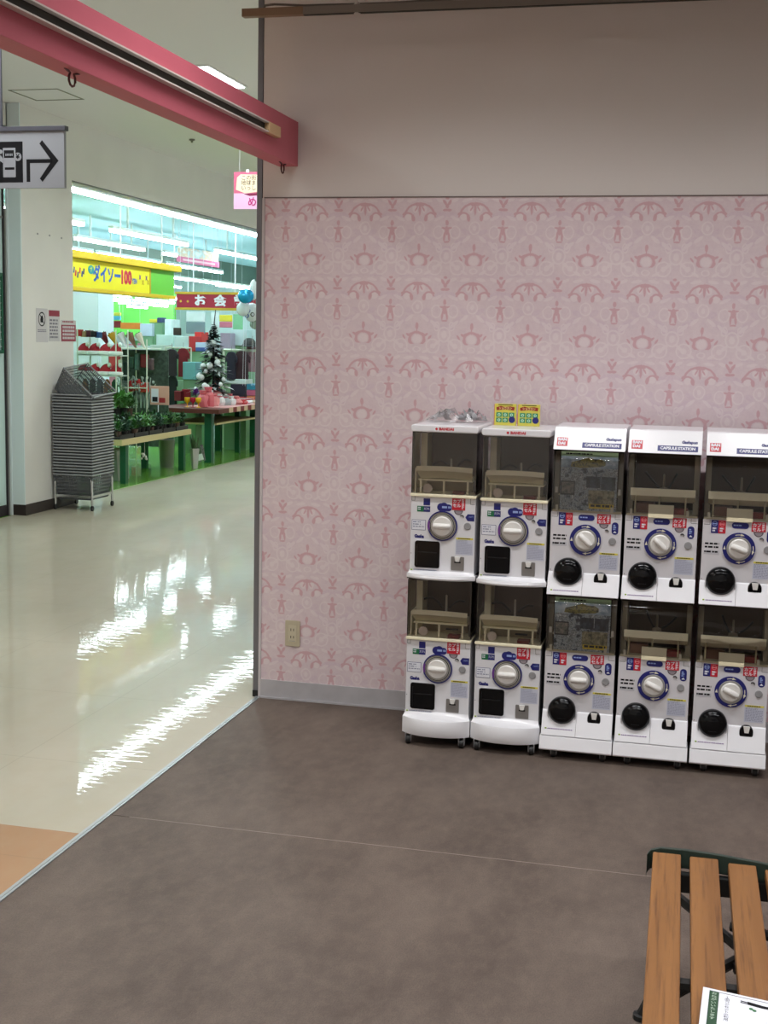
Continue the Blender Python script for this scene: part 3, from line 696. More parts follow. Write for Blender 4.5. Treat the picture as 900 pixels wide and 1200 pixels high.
    MB().prism([(.107, H-.074), (.121, H-.074), (.114, H-.066)], -.0012, -.0009).build('arrow_print', PAPERW, p)
    fine_print(MB(), .107, .121, H-.064, H-.042, 3, -.0012, -.0009, random.Random(14), .2, .7).build('fine_print', pb, p)
    MB().ring(.082, H-.070, .0055, .008, -.004, 0, 12, -.3, PI*.9).build('coin_slot', INK, e)
    MB().lathe([(.0145, 0), (.0145, -.003), (.012, -.004), (.001, -.0035)], (.106, 0, H-.108), 'Y', 20).build('coin_button', GREYPL, e)
    s = sticker_label(e, -.131, -.073, H-.137, H-.121, mat('strip_grey', (196, 196, 202), .4), 'notice_sticker')
    fine_print(MB(), -.129, -.076, H-.136, H-.123, 1, -.0011, -.0008, random.Random(15), .2, .5).build('fine_print', INK, s)
    fine_print(MB(), -.128, -.074, H-.118, H-.091, 2, -.0004, 0, random.Random(16), .2, .5).build('fine_print', INK, e)
    instruction_sheet(e, .056, .130, H-.224, H-.154)
    # prize dome: round black door standing proud over a scooped white recess
    MB().lathe([(.060, .002), (.060, -.004), (.056, -.007), (.054, -.004), (.052, .002)], (-.062, -.012, H-.250), 'Y', 32).build('dome_recess', PANEL, e, smooth=True)
    MB().lathe([(.054, .012), (.056, -.012), (.053, -.022), (.044, -.030), (.028, -.036), (.001, -.038)], (-.062, -.006, H-.237), 'Y', 36).build('prize_door', BLACKG, e, smooth=True)
    MB().box(-.078, -.046, -.0428, -.038, H-.264, H-.262).build('door_mark', mat('black_trim', (24, 25, 28), .3), e)
    c = MB().prism(rrect(.041, .093, H-.292, H-.234, .024, 6), -.020, 0).build('coin_return', BLACKG, e, bevel=.003)
    MB().prism([(.055, H-.236), (.080, H-.236), (.076, H-.262), (.060, H-.262)], -.026, -.019).build('return_flap', KNOB, c, bevel=.001)
    MB().prism(circ(.067, H-.276, .020, 16, PI*1.1, PI*1.9), -.0215, -.020).build('return_lip', mat('lip_grey', (110, 110, 116), .4), c)
    # tiny caution line on the apron (follows the slope)
    n = .047 if not lower else .045; run = (H-.245)-zb
    def sl(zz): return -.006-(n-.006)*((H-.245-zz)/run)
    zz = H-.312; mb = MB(); rr = random.Random(17); x = -.115
    while x < -.022:
        L = rr.uniform(.003, .009); mb.box(x, x+L*.75, sl(zz)-.0012, sl(zz)+.003, zz, zz+.004); x += L
    mb.build('fine_print', mat('lilac_print', (160, 140, 180), .5), e)
    MB().box(-.126, -.119, sl(zz)-.0012, sl(zz)+.003, zz, zz+.005).build('green_dot', mat('dot_green', (150, 180, 60), .5), e)
    for sx in (-1, 1):
        MB().box(sx*.113-.0006, sx*.113+.0006, -.0006, 0, H-.020, H-.002).box(min(sx*.113, sx*.136), max(sx*.113, sx*.136), -.0006, 0, H-.0205, H-.0193).build('latch_outline', INK, e)
    MB().prism(circ(-.133, H-.234, .0015, 8), -.001, 0).build('screw', INK, e)
    if not lower:
        h = MB().prism([(-.006, WT), (.050, WT+.083), (.062, WT+.088), (.34, WT+.088), (.34, WT)], -.1405, .1405, 'X').build('header', WHITE, e, bevel=.003)
        th = math.atan2(.056, .083)
        def on(v, d=.0009):   # point on the sloping face at height v
            return (-.006+.056*v/.083)-d*math.cos(th), WT+v+d*math.sin(th)
        rx = (PI/2-th, 0, 0)
        def card(x0, x1, v0, v1, m, nm, par, d=.0009):
            s = MB(); pts = []
            for v, dd in ((v0, d), (v1, d), (v1, 0), (v0, 0)):
                y, z = on(v, dd); pts.append((y, z))
            return s.prism(pts, x0, x1, 'X').build(nm, m, par)
        lg = card(-.128, -.086, .014, .046, RED, 'maker_badge', h)
        y, z = on(.038, .0012); text('BAN', 'maker_lettering', .0165, PAPERW, lg, (-.107, y, z), rx, bold=.0010, sx=1.05)
        y, z = on(.0235, .0012); text('DAI', 'maker_lettering', .0165, PAPERW, lg, (-.109, y, z), rx, bold=.0010, sx=1.05)
        cs = card(-.028, .125, .010, .030, NAVY, 'name_plate', h)
        y, z = on(.020, .0013); text('CAPSULE STATION', 'name_lettering', .0172, PAPERW, cs, (.0485, y, z), rx, bold=.0007, sx=.98, spacing=.92)
        y, z = on(.044, .0010); text('Gashapon', 'script_lettering', .0165, NAVY, h, (.092, y, z), rx, bold=.0010, sx=.9, shear=.2)
    return e, gz

def build_machines():
    FY = -.46
    base = {}
    base['Au'] = machine_A(False); base['Al'] = machine_A(True)
    base['Bu'] = machine_B(False, False); base['Bl'] = machine_B(True, False)
    base['Pu'] = machine_B(False, True); base['Pl'] = machine_B(True, True)
    used = set()
    pl = [('Au', .940, .700, 0, 'upper white machine with square black door at far left under the crumpled bag'),
          ('Al', .936, .046, 0, 'lower white machine on casters at the left end of the row beside the wallpaper'),
          ('Au', 1.229, .695, 0, 'upper white machine with square black door carrying the two yellow packets'),
          ('Al', 1.224, .046, 0, 'lower white machine with square black door, second from the left end'),
          ('Pu', 1.517, .672, .75, 'upper machine with round black door and a grey picture card in its window'),
          ('Pl', 1.515, .038, 0, 'lower machine with round black door and a grey picture card in its window'),
          ('Bu', 1.808, .672, .75, 'upper empty machine with round black door right of the picture card machine'),
          ('Bl', 1.808, .038, .45, 'lower empty machine with round black door right of the picture card machine'),
          ('Bu', 2.105, .672, .35, 'upper empty machine with round black door at the right end of the row'),
          ('Bl', 2.105, .038, .45, 'lower empty machine with round black door at the right end of the row')]
    for k, x, z, a, lb in pl:
        src, g = base[k]
        o = src if k not in used else None
        if o is None:
            o = copy_thing(src)
            # find the copied grip
            kn = [c for c in bpy.data.objects if c.parent == o and c.name.startswith('knob')][0]
            g = [c for c in bpy.data.objects if c.parent == kn][0]
        used.add(k); o.location = (x, FY, z); g.rotation_euler = (0, a, 0)
        tag(o, lb, 'capsule machine', 'capsule toy machines along the pink wall')
build_machines()
def warp_cover():
    m = [o for o in bpy.data.objects if o.get('label', '').startswith('lower empty machine with round black door at the right')][0]
    c = [o for o in bpy.data.objects if o.parent == m and o.name.startswith('front_cover')][0]
    H = .394; WT = H+.229; mb = MB()
    def f(u, v):
        x = (u*2-1)*.137; z = H+.001+(WT-H-.002)*v
        zc = H+.112+.006*math.sin(u*8.2+.4)+(.02*(u-.82) if u > .82 else 0)
        amp = .0125*min(1, max(0, (1-u)/.2)); d = (z-zc)/.026
        return (x, -.006-amp*math.exp(-d*d), z)
    o = mb.grid(f, 30, 44).build('front_cover', SMOKE, m, smooth=True); bpy.data.objects.remove(c); o.name = 'front_cover'
warp_cover()

# ------------------------------------------------------------------ things on top of the machines
def build_tops():
    yp = mat('packet_yellow', (212, 202, 84), .4); gp = mat('packet_green', (54, 140, 96), .4)
    for i, (x, lb) in enumerate(((1.150, 'left yellow card packet standing on the second machine'), (1.248, 'right yellow card packet standing on the second machine'))):
        e = tag(empty('card_packet', (x, -.24, 1.3205), 0), lb, 'packet', 'yellow packets on the machines')
        MB().box(-.045, .045, -.006, .006, 0, .089).build('packet', yp, e, bevel=.0015)
        MB().box(-.047, -.045, -.006, .006, 0, .087).build('packet_spine', mat('packet_orange', (214, 120, 70), .4), e)
        MB().prism([(-.036, .062), (-.038, .074), (-.02, .080), (-.004, .076), (.02, .079), (.038, .076), (.036, .062), (.0, .066)], -.0068, -.006).build('title_patch', mat('title_red', (150, 40, 30), .4), e)
        text('ショウカン', 'lettering', .011, mat('title_cream', (240, 210, 150), .4), e, (0, -.0072, .0705), bold=.0003)
        MB().box(-.03, .03, -.0064, -.006, .083, .086).build('fine_print', INK, e)
        for r in range(2):
            for c in range(3):
                cx = -.026+c*.026; cz = .044-r*.022
                if r == 1 and c == 2: MB().prism(circ(cx+.002, cz+.002, .0135, 18), -.0068, -.006).build('round_badge', NAVY, e); continue
                q = MB().prism(rrect(cx-.0115, cx+.0115, cz-.0095, cz+.0095, .002), -.0066, -.006).build('picture_tile', gp, e)
                MB().ring(cx, cz, .003, .006, -.0070, -.0066, 10).build('tile_figure', mat('tile_pale', (196, 230, 206), .4), q)
    # crumpled clear bag
    rnd = random.Random(5)
    e = tag(empty('plastic_bag', (.945, -.22, 1.329)), 'crumpled clear plastic bag lying on the leftmost machine', 'bag')
    mb = MB(); V = {}
    for i in range(15):
        for j in range(9):
            u, v = i/14, j/8; ed = min(u, 1-u, v, 1-v)
            V[i, j] = mb.bm.verts.new(((u-.5)*.25+rnd.uniform(-.008, .008), (v-.5)*.15+rnd.uniform(-.006, .006), .001+min(ed*6, 1)*rnd.uniform(.004, .058)))
    for i in range(14):
        for j in range(8): mb.bm.faces.new((V[i, j], V[i+1, j], V[i+1, j+1], V[i, j+1]))
    mb.build('bag_film', BAG, e)
    MB().box(.005, .060, -.02, .02, .006, .028).build('folded_label', mat('label_grey', (168, 166, 170), .4), e, bevel=.003)
build_tops()
# ------------------------------------------------------------------ hanging sign, poster, notices, basket stack
def build_hall_things():
    Y = .9; k = .00503
    def sx(px): return -1.803+px*k
    z0, z1 = 2.429, 2.742
    e = tag(empty('hanging_sign', (-1.795, Y, z0)), 'grey hanging sign with a ticket machine symbol and black arrow', 'sign')
    MB().box(-.376, .374, -.012, .012, 0, .30).build('sign_board', mat('sign_silver', (146, 148, 156), .4), e)
    MB().box(-.40, .385, -.02, .02, .297, .322).build('top_rail', mat('rail_dark', (72, 72, 82), .4), e, bevel=.002)
    MB().tube([(0, 0, .32), (0, 0, CEIL-z0)], .009, 8).build('hanger_rod', mat('rail_dark', (72, 72, 82), .4), e)
    s = e
    def X(px): return (px-1.6)*k
    def Z(py): return (222-py)*k*.99 - .0
    y = -.0125
    b = MB().prism(rrect(X(-14), X(27.8), Z(216), Z(173), .002), y, -.012).build('pictogram_field', INK, e)
    wp = mat('sign_silver', (146, 148, 156), .4)
    y2 = y-.0006
    MB().prism(rrect(X(4.5), X(19.3), Z(210.5), Z(179.5), .004), y2, y).build('machine_symbol', wp, b)
    MB().prism(circ(X(22), Z(189), .022, 20), y2-.0003, y).build('coin_symbol', wp, b)
    text('¥', 'coin_lettering', .036, INK, b, (X(22), y2-.0008, Z(189)), bold=.001)
    MB().box(X(5.8), X(17.5), y2-.0004, y2, Z(190), Z(182)).box(X(6.5), X(17.8), y2-.0004, y2, Z(202.5), Z(200)).build('machine_panel', INK, b)
    mb = MB()
    for i in range(5): mb.box(X(7.6+i*1.8), X(8.7+i*1.8), y2-.0008, y2-.0004, Z(188), Z(185.5))
    mb.build('machine_buttons', wp, b)
    MB().prism(circ(X(1.6), Z(183.5), .012, 14), y2, y).prism([(X(-3), Z(190)), (X(2), Z(187)), (X(5.5), Z(193)), (X(5), Z(196)), (X(1), Z(193)), (X(0), Z(200)), (X(-6), Z(200))], y2, y).build('figure_symbol', wp, b)
    MB().box(X(32), X(36.2), y, -.012, Z(215.5), Z(191.8)).box(X(36.2), X(62), y, -.012, Z(195.8), Z(191.8)).prism([(X(47.5), Z(175.5)), (X(50.5), Z(172)), (X(69.5), Z(193.5)), (X(50.5), Z(215.5)), (X(47.5), Z(212)), (X(61.5), Z(193.6))], y, -.012).build('arrow', INK, e)
    # pink poster hung from the ceiling
    e = tag(empty('hanging_poster', (-1.985, 5, 2.73)), 'pink poster with cream speech patch hanging in the hall beside the wall end', 'poster')
    MB().box(0, .32, -.001, .001, 0, .305).build('poster_sheet', mat('poster_lilac', (216, 172, 206), .5), e)
    MB().box(0, .32, -.0016, -.001, .13, .305).build('poster_upper', mat('poster_rose', (190, 92, 124), .5), e)
    MB().prism([(.02, .16), (.03, .26), (.06, .285), (.30, .28), (.31, .15), (.2, .14), (.1, .13)], -.0024, -.0016).build('cream_patch', mat('poster_cream', (224, 206, 178), .5), e)
    for r, t in enumerate(('この街で', '地球まち', 'いっしょ')): text(t, 'lettering', .045, INK, e, (.155, -.003, .255-r*.042))
    MB().prism([(.09, .125), (.14, .108), (.20, .112), (.25, .14), (.2, .13), (.14, .128)], -.0026, -.0024).build('ribbon', mat('poster_plum', (120, 30, 70), .5), e)
    text('め', 'large_lettering', .085, mat('poster_magenta', (170, 20, 110), .5), e, (.165, -.003, .055), bold=.001)
    for x in (.05, .27): MB().tube([(x, 0, .305), (x, 0, CEIL-2.73)], .0012, 4).build('hanging_string', PAPERW, e)
    MB().box(.11, .135, -.004, .004, .30, .325).build('clip', PAPERW, e)
    # notices on the pillar face (plane X = -4.02)
    def panel(name, q0, q1, m, par, d=.002, d0=0):
        a, b_ = at(*q0, X=-4.02), at(*q1, X=-4.02)
        return MB().box(-4.02+d0, -4.02+d0+d, min(a.y, b_.y), max(a.y, b_.y), min(a.z, b_.z), max(a.z, b_.z)).build(name, m, par)
    pn = mat('notice_white', (206, 202, 206), .5); wine = mat('notice_wine', (150, 36, 66), .5)
    a = panel('wall_notice', (42, 361), (56, 401), pn, None); tag(a, 'white no smoking notice, left of the three on the pillar', 'notice')
    p = at(49, 374, X=-4.018)
    s = MB(); c = (p.y, p.z); R = []
    for i in range(28): 
        t = 2*PI*i/28; R.append([s.bm.verts.new((-4.0175, c[0]+r*1.0*math.cos(t), c[1]+r*math.sin(t))) for r in (.055, .066)])
    for i in range(28): s.bm.faces.new((R[i][0], R[i][1], R[(i+1) % 28][1], R[(i+1) % 28][0]))
    s.build('ban_ring', INK, a)
    MB().prism([(c[0]-.045, c[1]+.045), (c[0]-.039, c[1]+.051), (c[0]+.045, c[1]-.039), (c[0]+.039, c[1]-.045)], -4.0178, -4.0172, 'X').build('ban_bar', INK, a)
    MB().prism([(c[0]-.025, c[1]-.03), (c[0]-.028, c[1]+.0), (c[0]-.01, c[1]+.03), (c[0]+.012, c[1]+.035), (c[0]+.028, c[1]+.005), (c[0]+.02, c[1]-.03)], -4.0177, -4.0174, 'X').build('hand_symbol', INK, a)
    def prt(par, q0, q1, rows, m, seed):
        A_, B_ = at(*q0, X=-4.02), at(*q1, X=-4.02); r = random.Random(seed); h = (A_.z-B_.z)/rows; mb = MB()
        for i in range(rows):
            y = A_.y
            while y < B_.y-.003:
                L = min(r.uniform(.6, 2)*h, B_.y-y); mb.box(-4.0181, -4.0172, y, y+L*.75, A_.z-(i+.55)*h, A_.z-i*h); y += L
        mb.build('fine_print', m, par)
    gp = mat('notice_grey', (120, 116, 130), .5)
    prt(a, (44, 386), (54, 390), 2, gp, 1)
    b = panel('wall_notice', (56.5, 363), (70, 400), pn, None); tag(b, 'white notice headed by a dark red block, middle of the three on the pillar', 'notice')
    panel('heading_block', (57, 363.5), (69.5, 371), wine, b, .0006, .002); prt(b, (58, 374), (68, 398), 6, gp, 2)
    c_ = panel('wall_notice', (71, 375), (89, 400.5), pn, None); tag(c_, 'dark red lettered notice at the pillar edge, right of the three', 'notice')
    panel('red_field', (71.5, 380.5), (88.5, 400), wine, c_, .0006, .002); prt(c_, (73, 376), (86, 379.5), 1, wine, 3)
    A_, B_ = at(73, 382, X=-4.02), at(87, 399, X=-4.02); mb = MB(); r = random.Random(4)
    for i in range(4):
        y = A_.y; zt = A_.z-(A_.z-B_.z)*i/4
        while y < B_.y-.01:
            L = r.uniform(.02, .05); mb.box(-4.0172, -4.0164, y, min(y+L*.8, B_.y), zt-.022, zt); y += L
    mb.build('fine_print', pn, c_)
    # shopping baskets on a wheeled base
    grey = mat('basket_grey', (92, 95, 100), .42); ch = CHROME
    W, D = .40, .47; X0, Y0 = -3.995, 5.58
    cx, cy = X0+W/2, Y0+D/2-.0
    tr = tag(empty('basket_trolley', (cx, cy, 0)), 'chrome wheeled base under the stack of grey baskets', 'trolley')
    for sx_, sy_ in ((-1, -1), (1, -1), (1, 1), (-1, 1)):
        x, y = sx_*(W/2-.01), sy_*(D/2-.02)
        MB().tube([(x, y, .05), (x, y, .27), (x-sx_*.01, y, .30), (x-sx_*.035, y, .318), (x-sx_*.06, y, .32)], .011, 8).build('upright', ch, tr, smooth=True)
        c = MB().box(-.008, .008, -.012, .012, .03, .05).build('caster', BLACKM, tr, loc=(x, y, 0))
        MB().lathe([(.012, -.01), (.024, -.008), (.024, .008), (.012, .01)], (0, 0, .024), 'X', 14).build('wheel', BLACKM, c, smooth=True)
    MB().box(-W/2+.01, W/2-.01, -D/2+.015, -D/2+.025, .12, .145).box(-W/2+.01, W/2-.01, D/2-.025, D/2-.015, .12, .145).build('cross_bar', ch, tr)
    MB().box(-W/2+.005, -W/2+.015, -D/2+.02, D/2-.02, .12, .145).box(W/2-.015, W/2-.005, -D/2+.02, D/2-.02, .12, .145).build('side_bar', ch, tr)
    def basket(full, label, loc, low=0):
        """open basket; full shows walls, a nested one shows mainly its rim"""
        e = tag(empty('shopping_basket', loc), label, 'basket')
        mb = MB()
        mb.tube([(-W/2, -D/2, 0), (W/2, -D/2, 0), (W/2, D/2, 0), (-W/2, D/2, 0), (-W/2, -D/2, 0)], .0075, 5)
        mb.build('rim', mat('rim_grey', (150, 153, 158), .38), e)
        H = .235; t = .80
        def wall(ax0, ax1, n, nr, h0=0):
            m2 = MB()
            for i in range(n+1):
                a = ax0.lerp(ax1, i/n); b = Vector((a.x*t, a.y*t, -H)); a2 = a.lerp(b, h0)
                dirn = (ax1-ax0).normalized()*.0052; nn = Vector((a.x if abs(dirn.x) < abs(dirn.y) else 0, a.y if abs(dirn.x) > abs(dirn.y) else 0, 0)).normalized()*.003
                vs = [m2.bm.verts.new(q) for q in (a2-dirn, a2+dirn, b+dirn, b-dirn)]; m2.bm.faces.new(vs)
            for j in range(1, nr+1):
                f = h0+(1-h0)*j/nr; p = ax0.lerp(Vector((ax0.x*t, ax0.y*t, -H)), f); q = ax1.lerp(Vector((ax1.x*t, ax1.y*t, -H)), f)
                m2.bm.faces.new([m2.bm.verts.new(v) for v in (p+Vector((0, 0, .006)), q+Vector((0, 0, .006)), q-Vector((0, 0, .006)), p-Vector((0, 0, .006)))])
            m2.build('wall_grid', grey, e)
        P = [Vector((-W/2, -D/2, 0)), Vector((W/2, -D/2, 0)), Vector((W/2, D/2, 0)), Vector((-W/2, D/2, 0))]
        if full:
            for i in range(4): wall(P[i], P[(i+1) % 4], 22, 7)
            MB().box(-W/2*t, W/2*t, -D/2*t, D/2*t, -H, -H+.004).build('basket_floor', grey, e)
        else:
            for i in range(4):   # skirt just under the rim, with ribs
                a, b = P[i], P[(i+1) % 4]; m3 = MB(); k2 = .965
                m3.bm.faces.new([m3.bm.verts.new(v) for v in (a*.99, b*.99, Vector((b.x*k2, b.y*k2, -.02)), Vector((a.x*k2, a.y*k2, -.02)))])
                for j in range(15):
                    c0 = a.lerp(b, j/14); c1 = Vector((c0.x*.985, c0.y*.985, -.024)); d_ = (b-a).normalized()*.002
                    m3.bm.faces.new([m3.bm.verts.new(v) for v in (c0*1.0-d_, c0*1.0+d_, c1+d_, c1-d_)])
                m3.build('wall_grid', mat('basket_dark', (50, 52, 56), .5), e)
        return e
    n = 28; z_lo, z_hi = .338, 1.09; grp = 'grey nested shopping baskets'
    b0 = basket(True, 'lowest grey shopping basket sitting in the wheeled base', (cx, cy, z_lo)); b0['group'] = grp
    MB().box(-.16, .16, -.18, .18, -.24, -.2355).build('base_pad', BLACKM, b0)
    b1 = basket(False, 'grey shopping basket nested in the tall stack by the pillar', (cx, cy, z_lo+(z_hi-z_lo)/(n-1))); b1['group'] = grp
    for i in range(2, n):
        c = copy_thing(b1); c.location = (cx, cy, z_lo+(z_hi-z_lo)*i/(n-1))
    b1['label'] = 'second lowest grey shopping basket of the stack by the pillar'
    top = basket(True, 'grey shopping basket tilted on its side on top of the stack', (cx+.088, cy-.02, 1.225)); top['group'] = grp
    top.rotation_euler = (math.radians(6), math.radians(42), math.radians(3))
    # the tilted basket hooks its low rim on the stack
build_hall_things()

# ------------------------------------------------------------------ glazed front left of the pillar
def build_glazed_front():
    al = mat('alu_frame', (150, 150, 146), .35, metal=.5); dk = mat('dark_gasket', (52, 46, 50), .5)
    wn = MB().box(-4.16, -4.14, 5.07, 5.095, 0, CEIL).build('window_1', mat('lit_face_tint', (226, 238, 242), .4)); struct(wn)  # post takes the same painted-in brightness as the pillar end
    MB().box(-4.185, -4.16, 5.035, 5.048, 0, CEIL).build('window_mullion', dk, wn)
    MB().box(-4.185, -4.158, 5.048, 5.070, 0, 2.75).build('window_stile', al, wn)
    MB().box(-4.19, -4.17, 3.0, 5.035, 0, .10).build('window_kickplate', dk, wn)
    MB().box(-4.19, -4.17, 3.0, 5.035, 2.66, 2.68).build('window_rail', al, wn)
    MB().box(-4.183, -4.177, 3.0, 5.035, .10, 3.02).build('window_glass', mat('lit_pane_tint', (206, 232, 230), .12, emit=0, coat=.5), wn)  # opaque pale pane; its colour stands for the bright interior behind the glass
    struct(MB().box(-4.22, -4.14, -8, 3.0, 0, CEIL).box(-4.22, -4.14, 3.0, 5.1, 3.02, CEIL).build('wall_front_left', mat('hall_wall', (222, 216, 210), .7)))
    nb = tag(empty('notice_rack', (-4.155, 4.77, 1.47)), 'green framed notice rack on the far left glazing', 'rack')
    gm = mat('rack_green', (20, 92, 66), .4)
    MB().box(-.008, .008, -.2, .215, 0, .03).box(-.008, .008, -.2, .215, .68, .71).box(-.008, .008, .195, .215, .03, .68).build('frame', gm, nb)
    mb = MB()
    for i in range(10): mb.box(-.004, -.001, -.2, .195, .06+i*.064, .064+i*.064)
    mb.build('wire', PAPERW, nb)
build_glazed_front()
# ------------------------------------------------------------------ the bargain shop beyond the opening
def place(name, q0, q1, Y, depth, m, label=None, cat=None, group=None, bevel=.004, parent=None):
    """box facing the hall whose front covers the surveyed rectangle at distance Y"""
    a = at((q0[0]+q0[0])/2, q0[1], Y=Y); b = at(q1[0], q1[1], Y=Y); c = at(q0[0], q1[1], Y=Y)
    x0, x1 = (a.x+c.x)/2, b.x; z1, z0 = a.z, b.z
    o = MB().box(0, x1-x0, 0, depth, 0, z1-z0).build(name, m, parent, bevel=bevel, loc=(x0, Y, z0), segs=1)
    if label: tag(o, label, cat, group)
    return o
def build_shop_shell():
    cyan = mat('shop_ceiling', (196, 234, 244), .8); wh = mat('shop_wall', (206, 218, 218), .7); gw = mat('shop_green', (112, 200, 84), .6)
    fl = struct(MB().box(-24, -4.165, 2, 31, -.06, 0).build('floor_shop', mat('green_floor', (112, 168, 62), .22, coat=.4, noise=.06, nscale=3)))
    MB().box(-4.165, -4.14, 5.1, 31, -.06, .001).build('floor_edge', mat('edge_green', (150, 176, 110), .3), fl)
    MB().box(-24, -5.2, 13.6, 31, -.01, .0015).build('floor_sheet', mat('pale_floor', (196, 206, 196), .25, coat=.3), fl)
    struct(MB().box(-24, -4.14, 2, 31, 3.40, 3.46).build('ceiling_shop', cyan))
    struct(MB().box(-24, -4.14, 31, 31.1, 0, 3.5).build('wall_shop_far', wh))
    struct(MB().box(-24.1, -24, 2, 31, 0, 3.5).build('wall_shop_left', wh))
    struct(MB().box(-4.16, -4.14, 13.3, 31, 0, 3.4).build('wall_shop_right', wh))
    struct(MB().box(-24, -4.2, 1.9, 2, 0, 3.5).build('wall_shop_near', wh))
    a, b = at(112, 350, Y=28.8), at(203, 400, Y=28.8)
    struct(MB().box(a.x, b.x, 28.8, 29, 0, a.z+.2).build('wall_shop_green', gw))
    a, b = at(84, 340, Y=15), at(116, 480, Y=15)
    struct(MB().box(a.x-1, b.x, 15, 15.6, 0, a.z+.02).build('wall_shop_white', mat('white_pier', (222, 230, 230), .6)))
    # bulkhead across the ceiling behind the yellow sign
    struct(MB().box(-9.3, -9.1, 12, 31, 2.95, 3.40).build('bulkhead_shop', mat('bulkhead_olive', (140, 152, 140), .7)))
build_shop_shell()

def build_shop_lamps():
    tube = mat('shop_tube', (232, 250, 255), .4, emit=SHOP_E); body = mat('lamp_body', (240, 246, 246), .4)
    rows = [(-4.32, 3.085, [(6.35, 8.75), (8.8, 11.2), (11.25, 13.6)]), (-5.68, 3.0, [(7.6, 9.6), (10.4, 13.0), (14.2, 16.7)]),
            (-7.0, 3.02, [(9.0, 11.4), (12.0, 14.4), (15.2, 17.6)]),
            (-8.12, 3.0, [(12.4, 14.8), (15.0, 17.6), (18.0, 20.9)]), (-8.2, 3.0, [(9.0, 11.8)]), (-5.2, 3.0, [(2.6, 5.2)]), (-7.2, 3.0, [(2.6, 5.2)]),  # the two short rows behind the glazed front are unseen, added to brighten it
            (-10.3, 3.0, [(15.5, 18.2), (18.8, 22), (22.9, 26.0)]), (-11.2, 2.75, [(21.6, 25.2)]), (-12.5, 3.0, [(20, 23.5), (25.5, 29.2)]),
            (-10.7, 3.0, [(27.3, 29.9)]), (-12.9, 2.72, [(23.5, 26.5), (27.5, 29.6)]), (-14.4, 2.9, [(26, 29)]), (-11.6, 2.62, [(24.5, 28.3)]), (-9.4, 2.9, [(23, 26.4)])]
    for (ax, ay), bx, Y0 in (((115, 345), 152, 22.5), ((172, 348), 206, 23), ((116, 351), 158, 22), ((140, 355), 196, 20.5), ((160, 352), 204, 23.5), ((150, 359.5), 172, 20)):
        p = at(ax, ay, Y=Y0); q = at(bx, ay, X=p.x); rows.append((p.x, p.z, [(Y0, min(q.y, 28.5))]))
    n = 0
    for x, z, ys in rows:
        for y0, y1 in ys:
            L = y1-y0
            e = tag(empty('tube_light', (x, (y0+y1)/2, z)), 'long white tube light hung from the shop ceiling', 'ceiling light', 'tube lights in the shop')
            if n == 0: e['label'] = 'nearest long bright tube light just inside the shop opening'
            MB().box(-.035, .035, -L/2, L/2, .03, .07).build('lamp_body', body, e)
            MB().box(-.03, .03, -L/2+.02, L/2-.02, -.01, .03).build('tube', tube, e)
            for s in (-.3, .3): MB().box(-.012, .012, L*s-.012, L*s+.012, .07, 3.40-z).build('stem', body, e)
            n += 1
build_shop_lamps()

